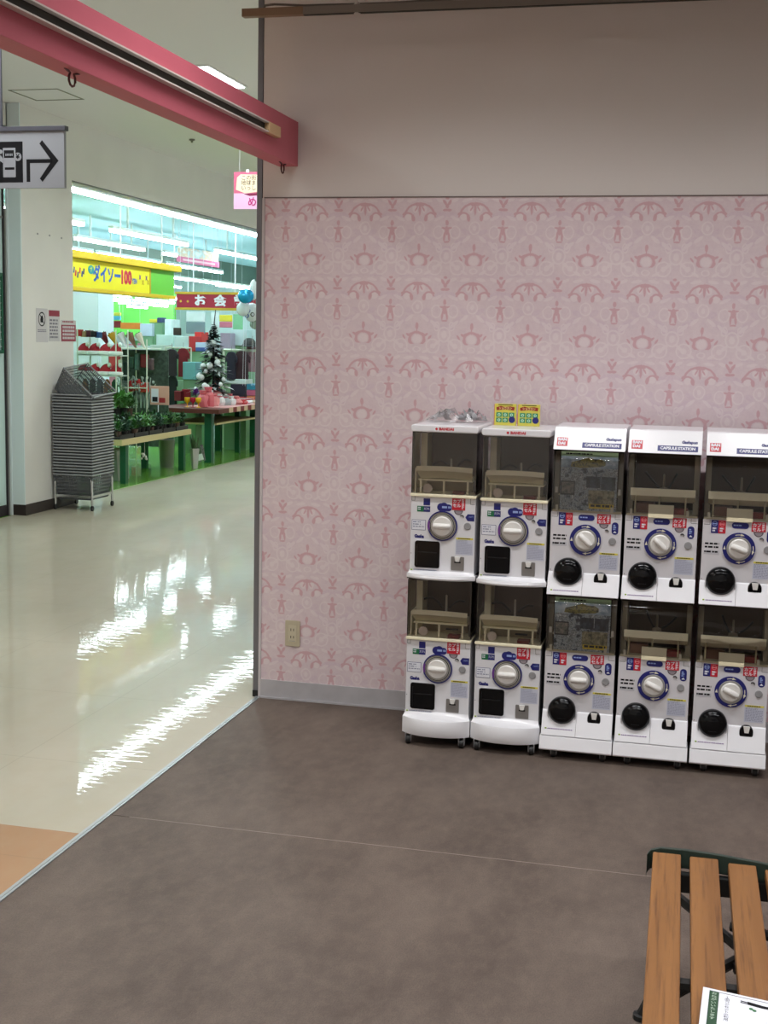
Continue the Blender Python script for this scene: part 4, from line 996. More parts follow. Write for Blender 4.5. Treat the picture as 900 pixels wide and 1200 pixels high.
def build_shop_signs():
    # yellow fascia sign on plane X = -5 running away from the viewer
    yel = mat('sign_yellow', (236, 226, 30), .45); gold = mat('sign_gold', (222, 190, 30), .45); grn = mat('sign_green', (104, 196, 60), .45)
    blu = mat('sign_blue', (30, 90, 180), .4); mag = mat('sign_red', (206, 36, 70), .4)
    X = -5.0
    e = tag(empty('shop_sign', (X, 7.0, 2.16)), 'long yellow hanging shop sign lettered in blue and red', 'sign')
    def q(px, py):
        p = at(px, py, X=X); return p.y-7.0, p.z-2.16
    yR = q(204, 340)[0]; yP = q(176, 340)[0]
    MB().box(-.12, .0, -.5, yR, .02, .345).build('sign_box', grn, e)
    MB().box(-.16, .06, -.5, yR+.12, .345, .43).build('top_cornice', gold, e, bevel=.008)
    MB().box(-.14, .03, -.5, yR, -.02, .025).build('bottom_cornice', gold, e, bevel=.006)
    MB().box(0, .006, -.5, yP, .028, .34).build('lettered_panel', yel, e)
    MB().box(.0, .012, yP-.03, yP, .028, .34).build('panel_end_strip', mat('strip_ochre', (190, 160, 40), .5), e)
    R = (PI/2, 0, PI/2)
    def tx(s, px, py, size, m, **k):
        y, z = q(px, py); return text(s, 'sign_lettering', size, m, e, (.008, y, z), R, **k)
    y0, z0 = q(106, 316); MB().prism([(y0+.075*math.cos(t), z0+.05*math.sin(t)) for t in [2*PI*i/18 for i in range(18)]], .006, .009, 'X').build('teal_oval', mat('sign_teal', (20, 150, 150), .4), e)
    text('ザ', 'sign_lettering', .07, yel, e, (.0095, y0, z0), R)
    tx('ダイソー', 125, 323.5, .20, blu, bold=.008, sx=.94); tx('100', 147, 326, .215, mag, bold=.012, sx=1.0); tx('YEN', 157, 330, .085, blu, bold=.003, sx=.9)
    for i, (px, py, m) in enumerate(((163.5, 325, 'violet_print'), (171, 326, 'violet_print'), (167, 331, 'strip_ochre'), (173, 331, 'strip_ochre'))):
        y, z = q(px, py); MB().prism([(y+(.035 if k % 2 else .015)*math.cos(k*PI/4), z+(.045 if k % 2 else .015)*math.sin(k*PI/4)) for k in range(8)], .006, .009, 'X').build('flower_print', MATS[m], e)
    for i, (px, py, m) in enumerate(((88, 320, mag), (90.5, 322, NAVY), (93, 317, mag), (95.5, 321, BLUEP), (97.5, 318, NAVY), (86, 316, BLUEP))):
        y, z = q(px, py); MB().prism([(y-.02, z-.03), (y+.008, z-.035), (y+.02, z+.03), (y-.005, z+.035)], .006, .009, 'X').build('figure_print', m, e)
    for y in (1.0, 2.35, 3.6): MB().box(-.06, -.045, y-.008, y+.008, .43, 1.24).build('hanger_rod', PAPERW, e)
    # red counter sign
    Y = 12.0; a = at(207, 343, Y=Y); b = at(300, 366, Y=Y)
    e = tag(empty('counter_sign', (a.x, Y, at(207, 362, Y=Y).z), -.06), 'dark red hanging sign with white characters and gold edging', 'sign')
    Wd = b.x-a.x; Hh = .232
    MB().box(0, Wd, 0, .06, .02, Hh-.02).build('sign_board', mat('sign_crimson', (160, 34, 58), .45), e)
    MB().box(-.02, Wd, -.01, .07, Hh-.022, Hh+.012).box(-.02, Wd, -.01, .07, -.012, .022).build('gold_edge', mat('gold_edge', (196, 160, 50), .45), e)
    k = (at(280, 350, Y=Y).x-at(207, 350, Y=Y).x)/73
    for s, px in (('お', 235.5), ('会', 259.5), ('計', 283)): text(s, 'sign_lettering', .165, PAPERW, e, ((px-207)*k, -.003, Hh*.5-.003), bold=.007, sx=1.15)
    for px in (212, 220.5): MB().prism(circ((px-207)*k, Hh*.47, .017, 8), -.003, 0).build('gold_dot', mat('gold_edge', (196, 160, 50), .45), e)
    for x in (.25, Wd-.3): MB().box(x-.006, x+.006, .02, .03, Hh, 3.4-at(207, 362, Y=Y).z).build('hanger_rod', PAPERW, e)
    # pink banner strung under the lamps
    Y = 14.5; a = at(207, 300, Y=Y); b = at(257, 314, Y=Y)
    e = tag(empty('hanging_banner', (a.x, Y, b.z), 0), 'pink and white banner hanging beneath the shop ceiling', 'banner')
    Wd = b.x-a.x; sl = at(257, 300, Y=Y).z-at(257, 312, Y=Y).z
    P = lambda u0, u1, v0, v1, y0, y1, nm, m: MB().prism([(u0*Wd, .10*(1-u0)+v0), (u1*Wd, .10*(1-u1)+v0), (u1*Wd, .10*(1-u1)+v1), (u0*Wd, .10*(1-u0)+v1)], y0, y1).build(nm, m, e)
    P(0, 1, 0, .09, 0, .01, 'pink_band', mat('banner_pink', (226, 120, 160), .5)); P(.02, .98, .09, .24, .002, .008, 'clear_top', picture_mat('banner_art', [(240, 240, 236), (200, 220, 226), (236, 200, 170), (244, 244, 240)], 6, 8))
    P(.15, .9, .03, .06, -.002, 0, 'white_lettering_band', mat('banner_pale', (244, 200, 214), .5))
    for x in (.05, .95): MB().tube([(x*Wd, .005, .15), (x*Wd, .005, 3.4-b.z)], .003, 4).build('hanging_string', PAPERW, e)
build_shop_signs()

def build_plant_table():
    gl = mat('leg_green', (14, 82, 52), .45); cr = mat('board_cream', (206, 190, 140), .5); tray = mat('tray_black', (24, 25, 26), .5)
    e = tag(empty('plant_table', (-4.57, 8.68, 0)), 'low cream-edged table on green legs carrying trays of plants', 'table')
    for x, y in ((.25, -.84), (.25, .84), (-.25, -.80), (-.25, .84)): MB().box(x-.035, x+.035, y-.035, y+.035, 0, .44).build('leg', gl, e, bevel=.003)
    MB().box(-.31, .31, -1.02, 1.0, .44, .505).build('table_board', cr, e, bevel=.003)
    MB().box(-.34, -.30, -1.0, 1.0, .505, .66).box(-.62, -.3, -1.0, 1.0, .63, .66).build('riser_shelf', cr, e)
    lf = [mat('leaf_dark', (34, 70, 34), .45, noise=.3, nscale=40), mat('leaf_mid', (54, 104, 44), .45, noise=.3, nscale=40), mat('leaf_light', (92, 148, 70), .45, noise=.3, nscale=40), mat('leaf_blue', (44, 84, 60), .45, noise=.3, nscale=40)]
    # trays
    for i in range(5):
        tag(MB().box(-.27, .27, -.185, .185, 0, .02).box(-.27, -.26, -.185, .185, .02, .05).box(.26, .27, -.185, .185, .02, .05).build('plant_tray', tray, loc=(-4.56, 7.86+i*.40, .506)), 'black plastic seedling tray on the cream table, of a row of five', 'tray', 'trays on the plant table')
    rnd = random.Random(11); protos = []
    pot = mat('pot_black', (30, 30, 32), .5); potw = mat('pot_clay', (96, 74, 64), .6)
    names = ['dark leafy', 'bushy green', 'pale green', 'blue green']
    for kx in range(4):
        t = empty('potted_plant')
        MB().lathe([(.024, 0), (.034, .055), (.030, .055), (.028, .048), (.001, .048)], (0, 0, 0), 'Z', 10).build('pot', pot if kx != 1 else potw, t)
        mb = MB()
        for i in range(46):
            a = rnd.uniform(0, 2*PI); el = rnd.uniform(.15, 1.3)
            d = (math.cos(a)*math.cos(el), math.sin(a)*math.cos(el), math.sin(el)); h = rnd.uniform(.05, .13)
            mb.leaf((d[0]*.02, d[1]*.02, h), d, rnd.uniform(.04, .085), rnd.uniform(.02, .04), rnd.uniform(0, .4))
        mb.build('foliage', lf[kx], t); protos.append(t)
    used = [False]*4
    rows = [(-4.36, .528, 'front'), (-4.52, .528, 'middle'), (-4.72, .528, 'back')]
    spots = []
    for x, z, nm in rows:
        for i in range(15): spots.append((x+rnd.uniform(-.02, .02), 7.78+i*.13+rnd.uniform(-.02, .02), z, nm, i))
    for x in (-4.98, -5.10):
        for i in range(9): spots.append((x+rnd.uniform(-.02, .02), 7.8+i*.2+rnd.uniform(-.02, .02), .66, 'raised', i))
    for x, y, z, nm, i in spots:
        k = rnd.choice([0, 0, 1, 2, 3, 1]) if nm != 'raised' else rnd.choice([0, 1, 2, 1])
        o = protos[k] if not used[k] else copy_thing(protos[k]); used[k] = True
        s = rnd.uniform(.9, 1.3)*(1.6 if nm == 'raised' else 1.05)
        o.location = (x, y, z); o.rotation_euler = (0, 0, rnd.uniform(0, 6)); o.scale = (s, s, s)
        tag(o, '%s potted plant in the %s row on the plant table' % (names[k], nm), 'plant', 'potted plants on the plant table')
    # price card stuck up among the plants
    e = place('picture_card', (176, 452), (198, 475), 9.45, .01, mat('card_salmon', (210, 160, 140), .5), 'pink-edged card with photographs standing above the plants', 'sign')
    k = .0099
    MB().box(.015, .11, -.002, 0, .03, .20).build('photo', mat('photo_pale', (214, 218, 222), .4), e); MB().box(.03, .1, -.004, -.002, .04, .10).build('pictured_pot', BLACKM, e)
    MB().box(.12, .2, -.002, 0, .03, .09).build('red_figure', mat('card_red', (160, 40, 44), .4), e)
    MB().box(.1, .11, .002, .008, -.35, 0).build('card_stake', PAPERW, e)
    # clutter between: white branches
    rnd = random.Random(3)
    for i in range(9):
        px = 140+i*4.2; p = at(px, 478, Y=10.0); mb = MB()
        for j in range(5):
            a = rnd.uniform(0, 6); mb.tube([(0, 0, 0), (.02*math.cos(a), .02*math.sin(a), .16), (rnd.uniform(.05, .12)*math.cos(a), rnd.uniform(.04, .1)*math.sin(a), rnd.uniform(.26, .42))], .007, 4)
            mb.ball((.07*math.cos(a), .07*math.sin(a), rnd.uniform(.2, .4)), .02, n=6, m=4)
        tag(mb.build('silver_branch', mat('branch_silver', (150, 168, 160), .4), loc=(p.x, 10.0, p.z)), 'frosted silver twig bunch behind the potted plants', 'decoration', 'frosted twigs behind the plants')
    # under the table
    e = tag(MB().lathe([(.085, 0), (.10, .34), (.104, .345), (.104, .355), (.09, .355), (.08, .02), (.001, .02)], (0, 0, 0), 'Z', 24).build('metal_bin', SILVER, smooth=True, loc=(-4.62, 9.75, 0)), 'brushed metal cylinder bin under the plant table', 'bin')
    e = tag(empty('storage_box', (0, 0, 0)), 'grey plastic box with two small holes under the table', 'box')
    a = at(119, 563, Z=0); b = at(143, 563, Z=0); e.location = (a.x, a.y, 0)
    MB().prism([(0, 0), (b.x-a.x, 0), (b.x-a.x-.02, .345), (b.x-a.x-.04, .36), (.0, .36)], 0, .3).build('box_shell', mat('box_grey', (140, 142, 136), .5), e, bevel=.01)
    for x in (.10, .14): MB().prism(circ(x, .21, .006, 8), -.003, 0).build('hole', INK, e)
    # hanging trinket
    mb = MB().tube([(0, 0, 0), (.0, 0, -.14)], .002, 4)
    for i in range(9): mb.ball((rnd.uniform(-.03, .03), rnd.uniform(-.02, .02), -.16+rnd.uniform(-.03, .03)), .014, n=6, m=4)
    tag(mb.build('hanging_trinket', mat('trinket_white', (196, 196, 190), .4), loc=(-4.24, 8.22, .44)), 'small white beaded trinket dangling from the plant table edge', 'decoration')
    # snake plant in pale pot with pitcher
    p = at(228, 549, Z=0); e = tag(empty('snake_plant', (p.x, p.y, 0)), 'spiky snake plant in a tall grey pot at the table corner', 'plant')
    MB().lathe([(.042, 0), (.062, .235), (.066, .24), (.066, .255), (.055, .255), (.05, .22), (.001, .22)], (0, 0, 0), 'Z', 4).build('pot', mat('pot_pale', (176, 174, 172), .5), e)
    mb = MB()
    for i in range(11):
        a = i*2.4; t = rnd.uniform(.05, .35); L = rnd.uniform(.14, .27); w_ = .014; d = Vector((math.cos(a)*t, math.sin(a)*t, 1)).normalized()
        b0 = Vector((math.cos(a)*.03, math.sin(a)*.03, .22)); sd = Vector((-math.sin(a), math.cos(a), 0))*w_
        v = [mb.bm.verts.new(q) for q in (b0-sd*.7, b0+sd*.7, b0+d*L*.6+sd, b0+d*L, b0+d*L*.6-sd)]; mb.bm.faces.new(v)
    mb.build('leaf_blades', mat('leaf_snake', (60, 84, 50), .45, noise=.4, nscale=30), e)
    p = at(238, 543, Z=.03); e = tag(empty('plastic_pitcher', (p.x, p.y-.02, .06), .4), 'clear plastic pot with a white card hung by the snake plant', 'container'); e.rotation_euler = (0, -.28, .2)
    MB().lathe([(.045, 0), (.065, .21), (.062, .21), (.043, .005)], (0, 0, 0), 'Z', 6).build('clear_pot', BAG, e)
    MB().box(-.035, .035, -.066, -.062, .02, .10).build('white_card', PAPERW, e)
build_plant_table()

def build_gift_table():
    gl = mat('leg_green', (14, 82, 52), .45); br = mat('top_brown', (92, 44, 36), .5)
    X1 = -4.12; a = at(245, 542.5, Z=0); b = at(286, 531, Z=0)
    e = tag(empty('gift_table', (-4.5, 11.3, 0)), 'brown-topped table on thick green legs covered with wrapped gifts', 'table')
    for x, y, s in ((a.x, a.y, .05), (at(296, 531, Z=0).x, at(296, 531, Z=0).y+.05, .05), (b.x-.1, b.y, .035), (-4.9, 10.45, .045), (-4.9, 12.3, .045)):
        MB().box(x+4.5-s, x+4.5+s, y-11.3-s, y-11.3+s, 0, .66).build('leg', gl, e, bevel=.004)
    MB().box(-.62, .34, -.92, 1.3, .66, .72).build('table_top', br, e, bevel=.004)
    MB().box(-.5, .22, -.7, 1.0, .50, .525).build('under_shelf', mat('board_cream', (206, 190, 140), .5), e)
    # checked cloth hem along the hall side and near end
    for i in range(13):
        y = -.55+i*.145
        MB().box(.34, .345, y, y+.145, .66, .725).build('cloth_check', mat('check_red', (120, 40, 40), .6) if i % 2 else mat('check_cream', (206, 180, 150), .6), e)
    MB().box(-.3, .335, -.55, 1.3, .72, .727).build('cloth', mat('cloth_pink', (214, 160, 160), .6), e)
    # three goblets
    for i, (px, m, lb) in enumerate(((219.5, mat('cup_yellow', (236, 190, 30), .35), 'yellow goblet, left of the three on the brown table'), (226, mat('cup_crimson', (176, 24, 60), .35), 'crimson goblet between the two yellow ones'), (232.5, mat('cup_yellow', (236, 190, 30), .35), 'yellow goblet, right of the three on the brown table'))):
        p = at(px, 482, Y=10.55)
        o = MB().lathe([(.030, 0), (.030, .004), (.006, .012), (.005, .045), (.012, .055), (.034, .075), (.040, .105), (.036, .130), (.032, .128), (.030, .08), (.001, .07)], (0, 0, 0), 'Z', 14).build('goblet', m, loc=(p.x, 10.55, .727), smooth=True)
        tag(o, lb, 'goblet', 'goblets on the brown table')
    # wrapped gifts
    rnd = random.Random(21)
    cols = [('pink', (214, 110, 120)), ('white', (226, 226, 228)), ('rose', (222, 150, 150)), ('silver', (170, 180, 186)), ('red', (190, 60, 66)), ('cream', (222, 206, 186))]
    n = 0
    for (px, py, w_, h, kx) in ((238, 476, .16, .22, 0), (244, 478, .17, .26, 0), (251, 477, .15, .18, 2), (257, 476, .16, .16, 1), (263, 475, .17, .14, 3), (270, 474, .18, .12, 1), (276, 472, .2, .12, 2), (283, 471, .2, .10, 4), (290, 470, .2, .08, 1), (296, 469, .2, .08, 5),
                               (247, 468, .14, .2, 1), (254, 466, .16, .24, 2), (262, 465, .14, .2, 1), (241, 466, .14, .22, 5), (269, 466, .16, .14, 0)):
        back = n >= 10; Y = 10.75+(px-238)*.022+(.35 if back else 0); x = at(px, py, Y=Y).x
        nm, c = cols[kx]; e = tag(empty('wrapped_gift', (x, Y, .727), rnd.uniform(-.4, .4)), '%s film wrapped gift on the brown table, %s' % (nm, ('back row', 'front row')[not back]), 'gift', 'wrapped gifts on the brown table')
        mb = MB(); V = [[mb.bm.verts.new((w_*.5*r*math.cos(t)+rnd.uniform(-.018, .018), w_*.35*r*math.sin(t), z*h)) for t in [2*PI*i/8 for i in range(8)]] for r, z in ((.9, 0), (1, .3), (.85, .6), (.5, .78), (.62, 1))]
        for A_, B_ in zip(V, V[1:]):
            for i in range(8): mb.bm.faces.new((A_[i], A_[(i+1) % 8], B_[(i+1) % 8], B_[i]))
        mb.bm.faces.new(V[0][::-1]); mb.bm.faces.new(V[-1])
        mb.build('wrapping', mat('wrap_'+nm, c, .3), e); MB().lathe([(w_*.27, -.006), (w_*.29, 0), (w_*.27, .006)], (0, 0, h*.78), 'Z', 8).build('ribbon', mat('ribbon_red', (180, 40, 60), .4) if kx != 4 else PAPERW, e); n += 1
    # purple flower
    p = at(230, 462, Y=11.1); mb = MB()
    for i in range(26):
        a_ = rnd.uniform(0, 6.28); el = rnd.uniform(-.2, 1.4); d = (math.cos(a_)*math.cos(el), math.sin(a_)*math.cos(el), math.sin(el)); mb.leaf((0, 0, 0), d, .09, .05, 0)
    e = tag(empty('artificial_flower', (p.x, 11.1, p.z)), 'purple artificial bloom beside the black and white tree', 'flower')
    mb.build('petals', mat('petal_purple', (98, 40, 130), .5), e); MB().tube([(0, 0, 0), (0, 0, .727-p.z)], .006, 5).build('stem', MATS['leaf_dark'], e)
    # black and white tree
    p = at(250, 474, Y=11.45); e = tag(empty('christmas_tree', (p.x, 11.45, .727)), 'slender black artificial tree with white snowy tips and baubles', 'tree')
    MB().tube([(0, 0, 0), (0, 0, .9), (.01, 0, 1.14), (.03, 0, 1.3)], [.02, .014, .008, .005], 6).build('trunk', BLACKM, e)
    mb = MB(); mw = MB()
    for i in range(620):
        t = rnd.random()**.8; z = .12+t*.98; R = .25*(1-t)**.9+.03; a_ = rnd.uniform(0, 6.28); r0 = rnd.uniform(.0, .6)*R
        d = (math.cos(a_), math.sin(a_), rnd.uniform(-.35, .25)); b0 = (math.cos(a_)*r0, math.sin(a_)*r0, z)
        (mb if (rnd.random() < .55 or int(z*7) % 2 == 0) else mw).leaf(b0, d, R*rnd.uniform(.5, .95), .065, .15)
    fo = mb.build('dark_branches', mat('tree_black', (20, 24, 24), .6), e); fw = mw.build('snowy_branches', mat('tree_white', (206, 212, 216), .6), e)
    for i in range(16):
        t = rnd.random(); z = .15+t*.7; R = .27*(1-t)+.03; a_ = rnd.uniform(3.6, 5.8)
        MB().ball((math.cos(a_)*R, math.sin(a_)*R, z), .045 if rnd.random() < .5 else .03, n=8, m=6).build('bauble', mat('bauble_white', (226, 230, 232), .3), e, smooth=True)
    MB().box(-.09, .09, -.03, .03, 0, .10).build('stand', BLACKM, e)
build_gift_table()

def build_racks():
    rnd = random.Random(8)
    wire = mat('rack_wire', (206, 214, 196), .4); red = mat('felt_red', (156, 20, 34), .8); fur = mat('fur_white', (226, 232, 226), .9)
    def bars(name, segs, label, cat='rack', r=.009):
        e = tag(empty(name), label, cat)
        for nm, pts in segs: MB().tube(pts, r, 5).build(nm, wire, e)
        return e
    # hat rack (depth about 9)
    A = at(91, 440, Y=9.5); B = at(136, 440, Y=9.5)
    zs = [at(110, 416, Y=9.5).z, at(118, 440, Y=9.5).z, at(118, 462, Y=9.5).z]
    segs = [('post', [(x, y, 0), (x, y, 1.72)]) for x in (A.x, B.x) for y in (9.5, 9.85)]
    e = bars('hat_rack', segs, 'white wire rack holding red felt hats beside the pillar')
    for z in zs: MB().box(A.x, B.x, 9.48, 9.87, z-.012, z).build('shelf', mat('rack_shelf', (196, 206, 196), .4), e)
    for r, z in enumerate(zs[:2]):
        for i in range(4):
            x = A.x+.05+(B.x-A.x-.08)*i/3; t = tag(empty('santa_hat', (x, 9.56, z), 0), ('red felt hat with white fur trim on the %s rack shelf' % ('upper', 'middle')[r]), 'hat', 'red hats on the %s shelf' % ('upper', 'middle')[r]); t['label'] = ('leftmost', 'second from left', 'third from left', 'rightmost')[i]+' red felt hat with white fur on the %s rack shelf' % ('upper', 'middle')[r]
            def f(u, v):
                a_ = 2*PI*u; rr = .065*(1-v)**.8+.004; return (rr*math.cos(a_)+.05*v*v, rr*.8*math.sin(a_), .03+v*.125-.05*v*v*v)
            MB().grid(f, 9, 6).build('hat_cone', red, t, smooth=True)
            MB().lathe([(.05, .0), (.072, .006), (.076, .022), (.07, .036), (.05, .038)], (0, 0, 0), 'Z', 10).build('fur_trim', fur, t, smooth=True)
            MB().ball((.055, -.02, .095), .022, n=8, m=6).build('pompom', fur, t, smooth=True); t.scale = (1.25, 1.1, 1.4)
    for i in range(5):
        x = A.x+.04+i*.10; z = zs[2]; tag(MB().prism([(0, 0), (.07, 0), (.06, .15), (.035, .19), (.01, .15)], 0, .06).build('gift_bag', mat(['bag_tan', 'bag_green', 'bag_teal'][i % 3], [(150, 104, 52), (34, 70, 48), (60, 96, 96)][i % 3], .5), loc=(x, 9.53, z)), '%s paper bag on the lowest visible hat rack shelf' % ['tan', 'dark green', 'teal'][i % 3], 'bag', 'bags on the hat rack')
    # grid rack with bouquets on top
    Y = 9.9; L = at(142, 408, Y=Y); R = at(172, 410, Y=Y); zt = L.z
    segs = [('post', [(L.x, Y, 0), (L.x, Y, zt)]), ('post', [(R.x, Y, 0), (R.x, Y, zt+.12)]), ('top_rail', [(L.x-.25, Y, zt), (R.x, Y, zt)]), ('mid_rail', [(L.x, Y, zt-.5), (R.x, Y, zt-.5)]), ('post', [(L.x, Y+.45, 0), (L.x, Y+.45, zt)]), ('top_rail', [(L.x-.25, Y+.45, zt), (R.x, Y+.45, zt)])]
    e = bars('display_rack', segs, 'cream wire display rack with wrapped bouquets along its top')
    MB().box(L.x-.25, R.x, Y, Y+.45, zt-.006, zt+.004).build('top_shelf', mat('rack_shelf', (196, 206, 196), .4), e)
    MB().box(L.x-.2, R.x+.1, Y+.46, Y+.47, .2, zt-.02).build('back_net', mat('net_dark', (70, 86, 76), .6, noise=.6, nscale=22), e)
    bc = [('maroon', (104, 26, 34)), ('grey', (178, 184, 190)), ('gold', (196, 150, 40)), ('bright green', (30, 150, 70)), ('white', (214, 216, 208)), ('dark green', (24, 70, 44)), ('brown', (120, 86, 66)), ('pine green', (30, 86, 50)), ('pale', (206, 196, 180))]
    for i, (nm, c) in enumerate(bc):
        x = L.x-.22+i*.062; t = tag(empty('bouquet', (x, Y+.12+(i % 2)*.14, zt+.004)), '%s wrapped bouquet leaning on top of the display rack' % nm, 'bouquet', 'wrapped bouquets')
        t.rotation_euler = (0, -.5, 0)
        MB().lathe([(.012, 0), (.02, .06), (.055, .20), (.05, .205), (.001, .16)], (0, 0, .0), 'Z', 7).build('wrapper', mat('wrap_'+nm.replace(' ', '_'), c, .3), t)
        mb = MB()
        for j in range(10):
            a_ = rnd.uniform(0, 6.28); mb.leaf((0, 0, .17), (math.cos(a_)*.5, math.sin(a_)*.5, .8), .07, .04, .1)
        mb.build('foliage', mat('wrap_'+nm.replace(' ', '_'), c, .3) if i % 2 else MATS['leaf_mid'], t)
    # hanging goods in the rack
    it = [('garland', (150, 418), (156, 432), (36, 72, 52), 'dark green garland'), ('garland', (157, 414), (162, 434), (60, 96, 80), 'grey green garland'), ('plush_doll', (164, 415), (172, 431), (110, 26, 26), 'dark red plush doll'), ('garland', (144, 424), (149, 446), (24, 52, 40), 'deep green garland'),
          ('red_box', (150, 446), (155, 459), (180, 40, 44), 'red box left'), ('red_box', (156, 444), (162, 458), (196, 50, 50), 'red box middle'), ('red_box', (163, 448), (172, 460), (190, 56, 48), 'red box right'), ('stocking', (173, 420), (178, 434), (80, 60, 64), 'dull purple stocking')]
    for k, (nm, a, b, c, lb) in enumerate(it):
        place(nm, a, b, Y+.03+.02*(k % 3), .08, mat('goods_%d' % k, c, .6, noise=.25, nscale=30), lb+' hanging in the display rack', nm.split('_')[-1], 'goods in the display rack', bevel=.012)
    # clothes
    def garment(name, q0, q1, Y, c, label, sleeves=True):
        a = at(*q0, Y=Y); b = at(*q1, Y=Y); w_ = b.x-a.x; h = a.z-b.z; e = tag(empty(name, (a.x, Y, b.z)), label, 'garment', 'clothes in the shop')
        m = mat('cloth_'+'_'.join(map(str, c)), c, .8, noise=.2, nscale=8)
        P = [(w_*.12, 0), (w_*.9, 0), (w_*.86, h*.72), (w_, h*.62), (w_*1.02, h*.80), (w_*.8, h*.97), (w_*.6, h), (w_*.4, h), (w_*.2, h*.97), (-.02*w_, h*.8), (0, h*.62), (w_*.14, h*.72)]
        MB().prism(P, 0, .05).build('cloth', m, e, bevel=.008)
        MB().tube([(w_*.5, .025, h*.98), (w_*.5, .025, h+.05), (w_*.52, .025, h+.07), (w_*.48, .025, h+.08)], .004, 4).build('hanger', SILVER, e)
    garment('jacket', (193, 409), (208, 441), 11.5, (38, 30, 34), 'black jacket hanging left of the red one')
    garment('jacket', (207, 408), (221, 442), 11.8, (116, 20, 30), 'dark red jacket hanging between the black one and the blue box')
    garment('trousers', (196, 440), (207, 475), 11.6, (26, 36, 34), 'dark trousers below the black jacket')
    garment('coat', (264, 412), (277, 447), 12.6, (34, 32, 48), 'navy coat behind the snowy tree')
    garment('coat', (274, 411), (292, 449), 12.7, (62, 40, 48), 'plum brown coat with a white tag on the right rail')
    garment('coat', (289, 400), (301, 436), 13.0, (156, 116, 126), 'mauve coat at the right end of the rail')
    garment('coat', (268, 434), (290, 460), 12.9, (24, 26, 36), 'black folded coat under the plum coat')
    a, b = at(194, 407, Y=11.7), at(224, 407, Y=11.7); bars('clothes_rail', [('rail', [(a.x, 11.7, a.z), (b.x, 11.7, a.z)]), ('post', [(a.x, 11.7, 0), (a.x, 11.7, a.z)]), ('post', [(b.x, 11.7, 0), (b.x, 11.7, a.z)])], 'steel clothes rail holding black and red jackets')
    a, b = at(262, 410, Y=12.9), at(302, 411, Y=12.9); bars('clothes_rail', [('rail', [(a.x, 12.9, a.z), (b.x, 12.9, a.z)]), ('post', [(a.x, 12.9, 0), (a.x, 12.9, a.z)]), ('post', [(b.x, 12.9, 0), (b.x, 12.9, a.z)])], 'pale clothes rail holding dark coats on the right', r=.02)
    p = at(284, 408, Y=12.6); tag(MB().lathe([(.14, 0), (.145, .01), (.10, .03), (.085, .09), (.05, .125), (.001, .13)], (0, 0, 0), 'Z', 14).build('hat', BLACKM, smooth=True, loc=(p.x, 12.9, p.z+.02)), 'black knitted hat resting on the coat rail', 'hat')
build_racks()

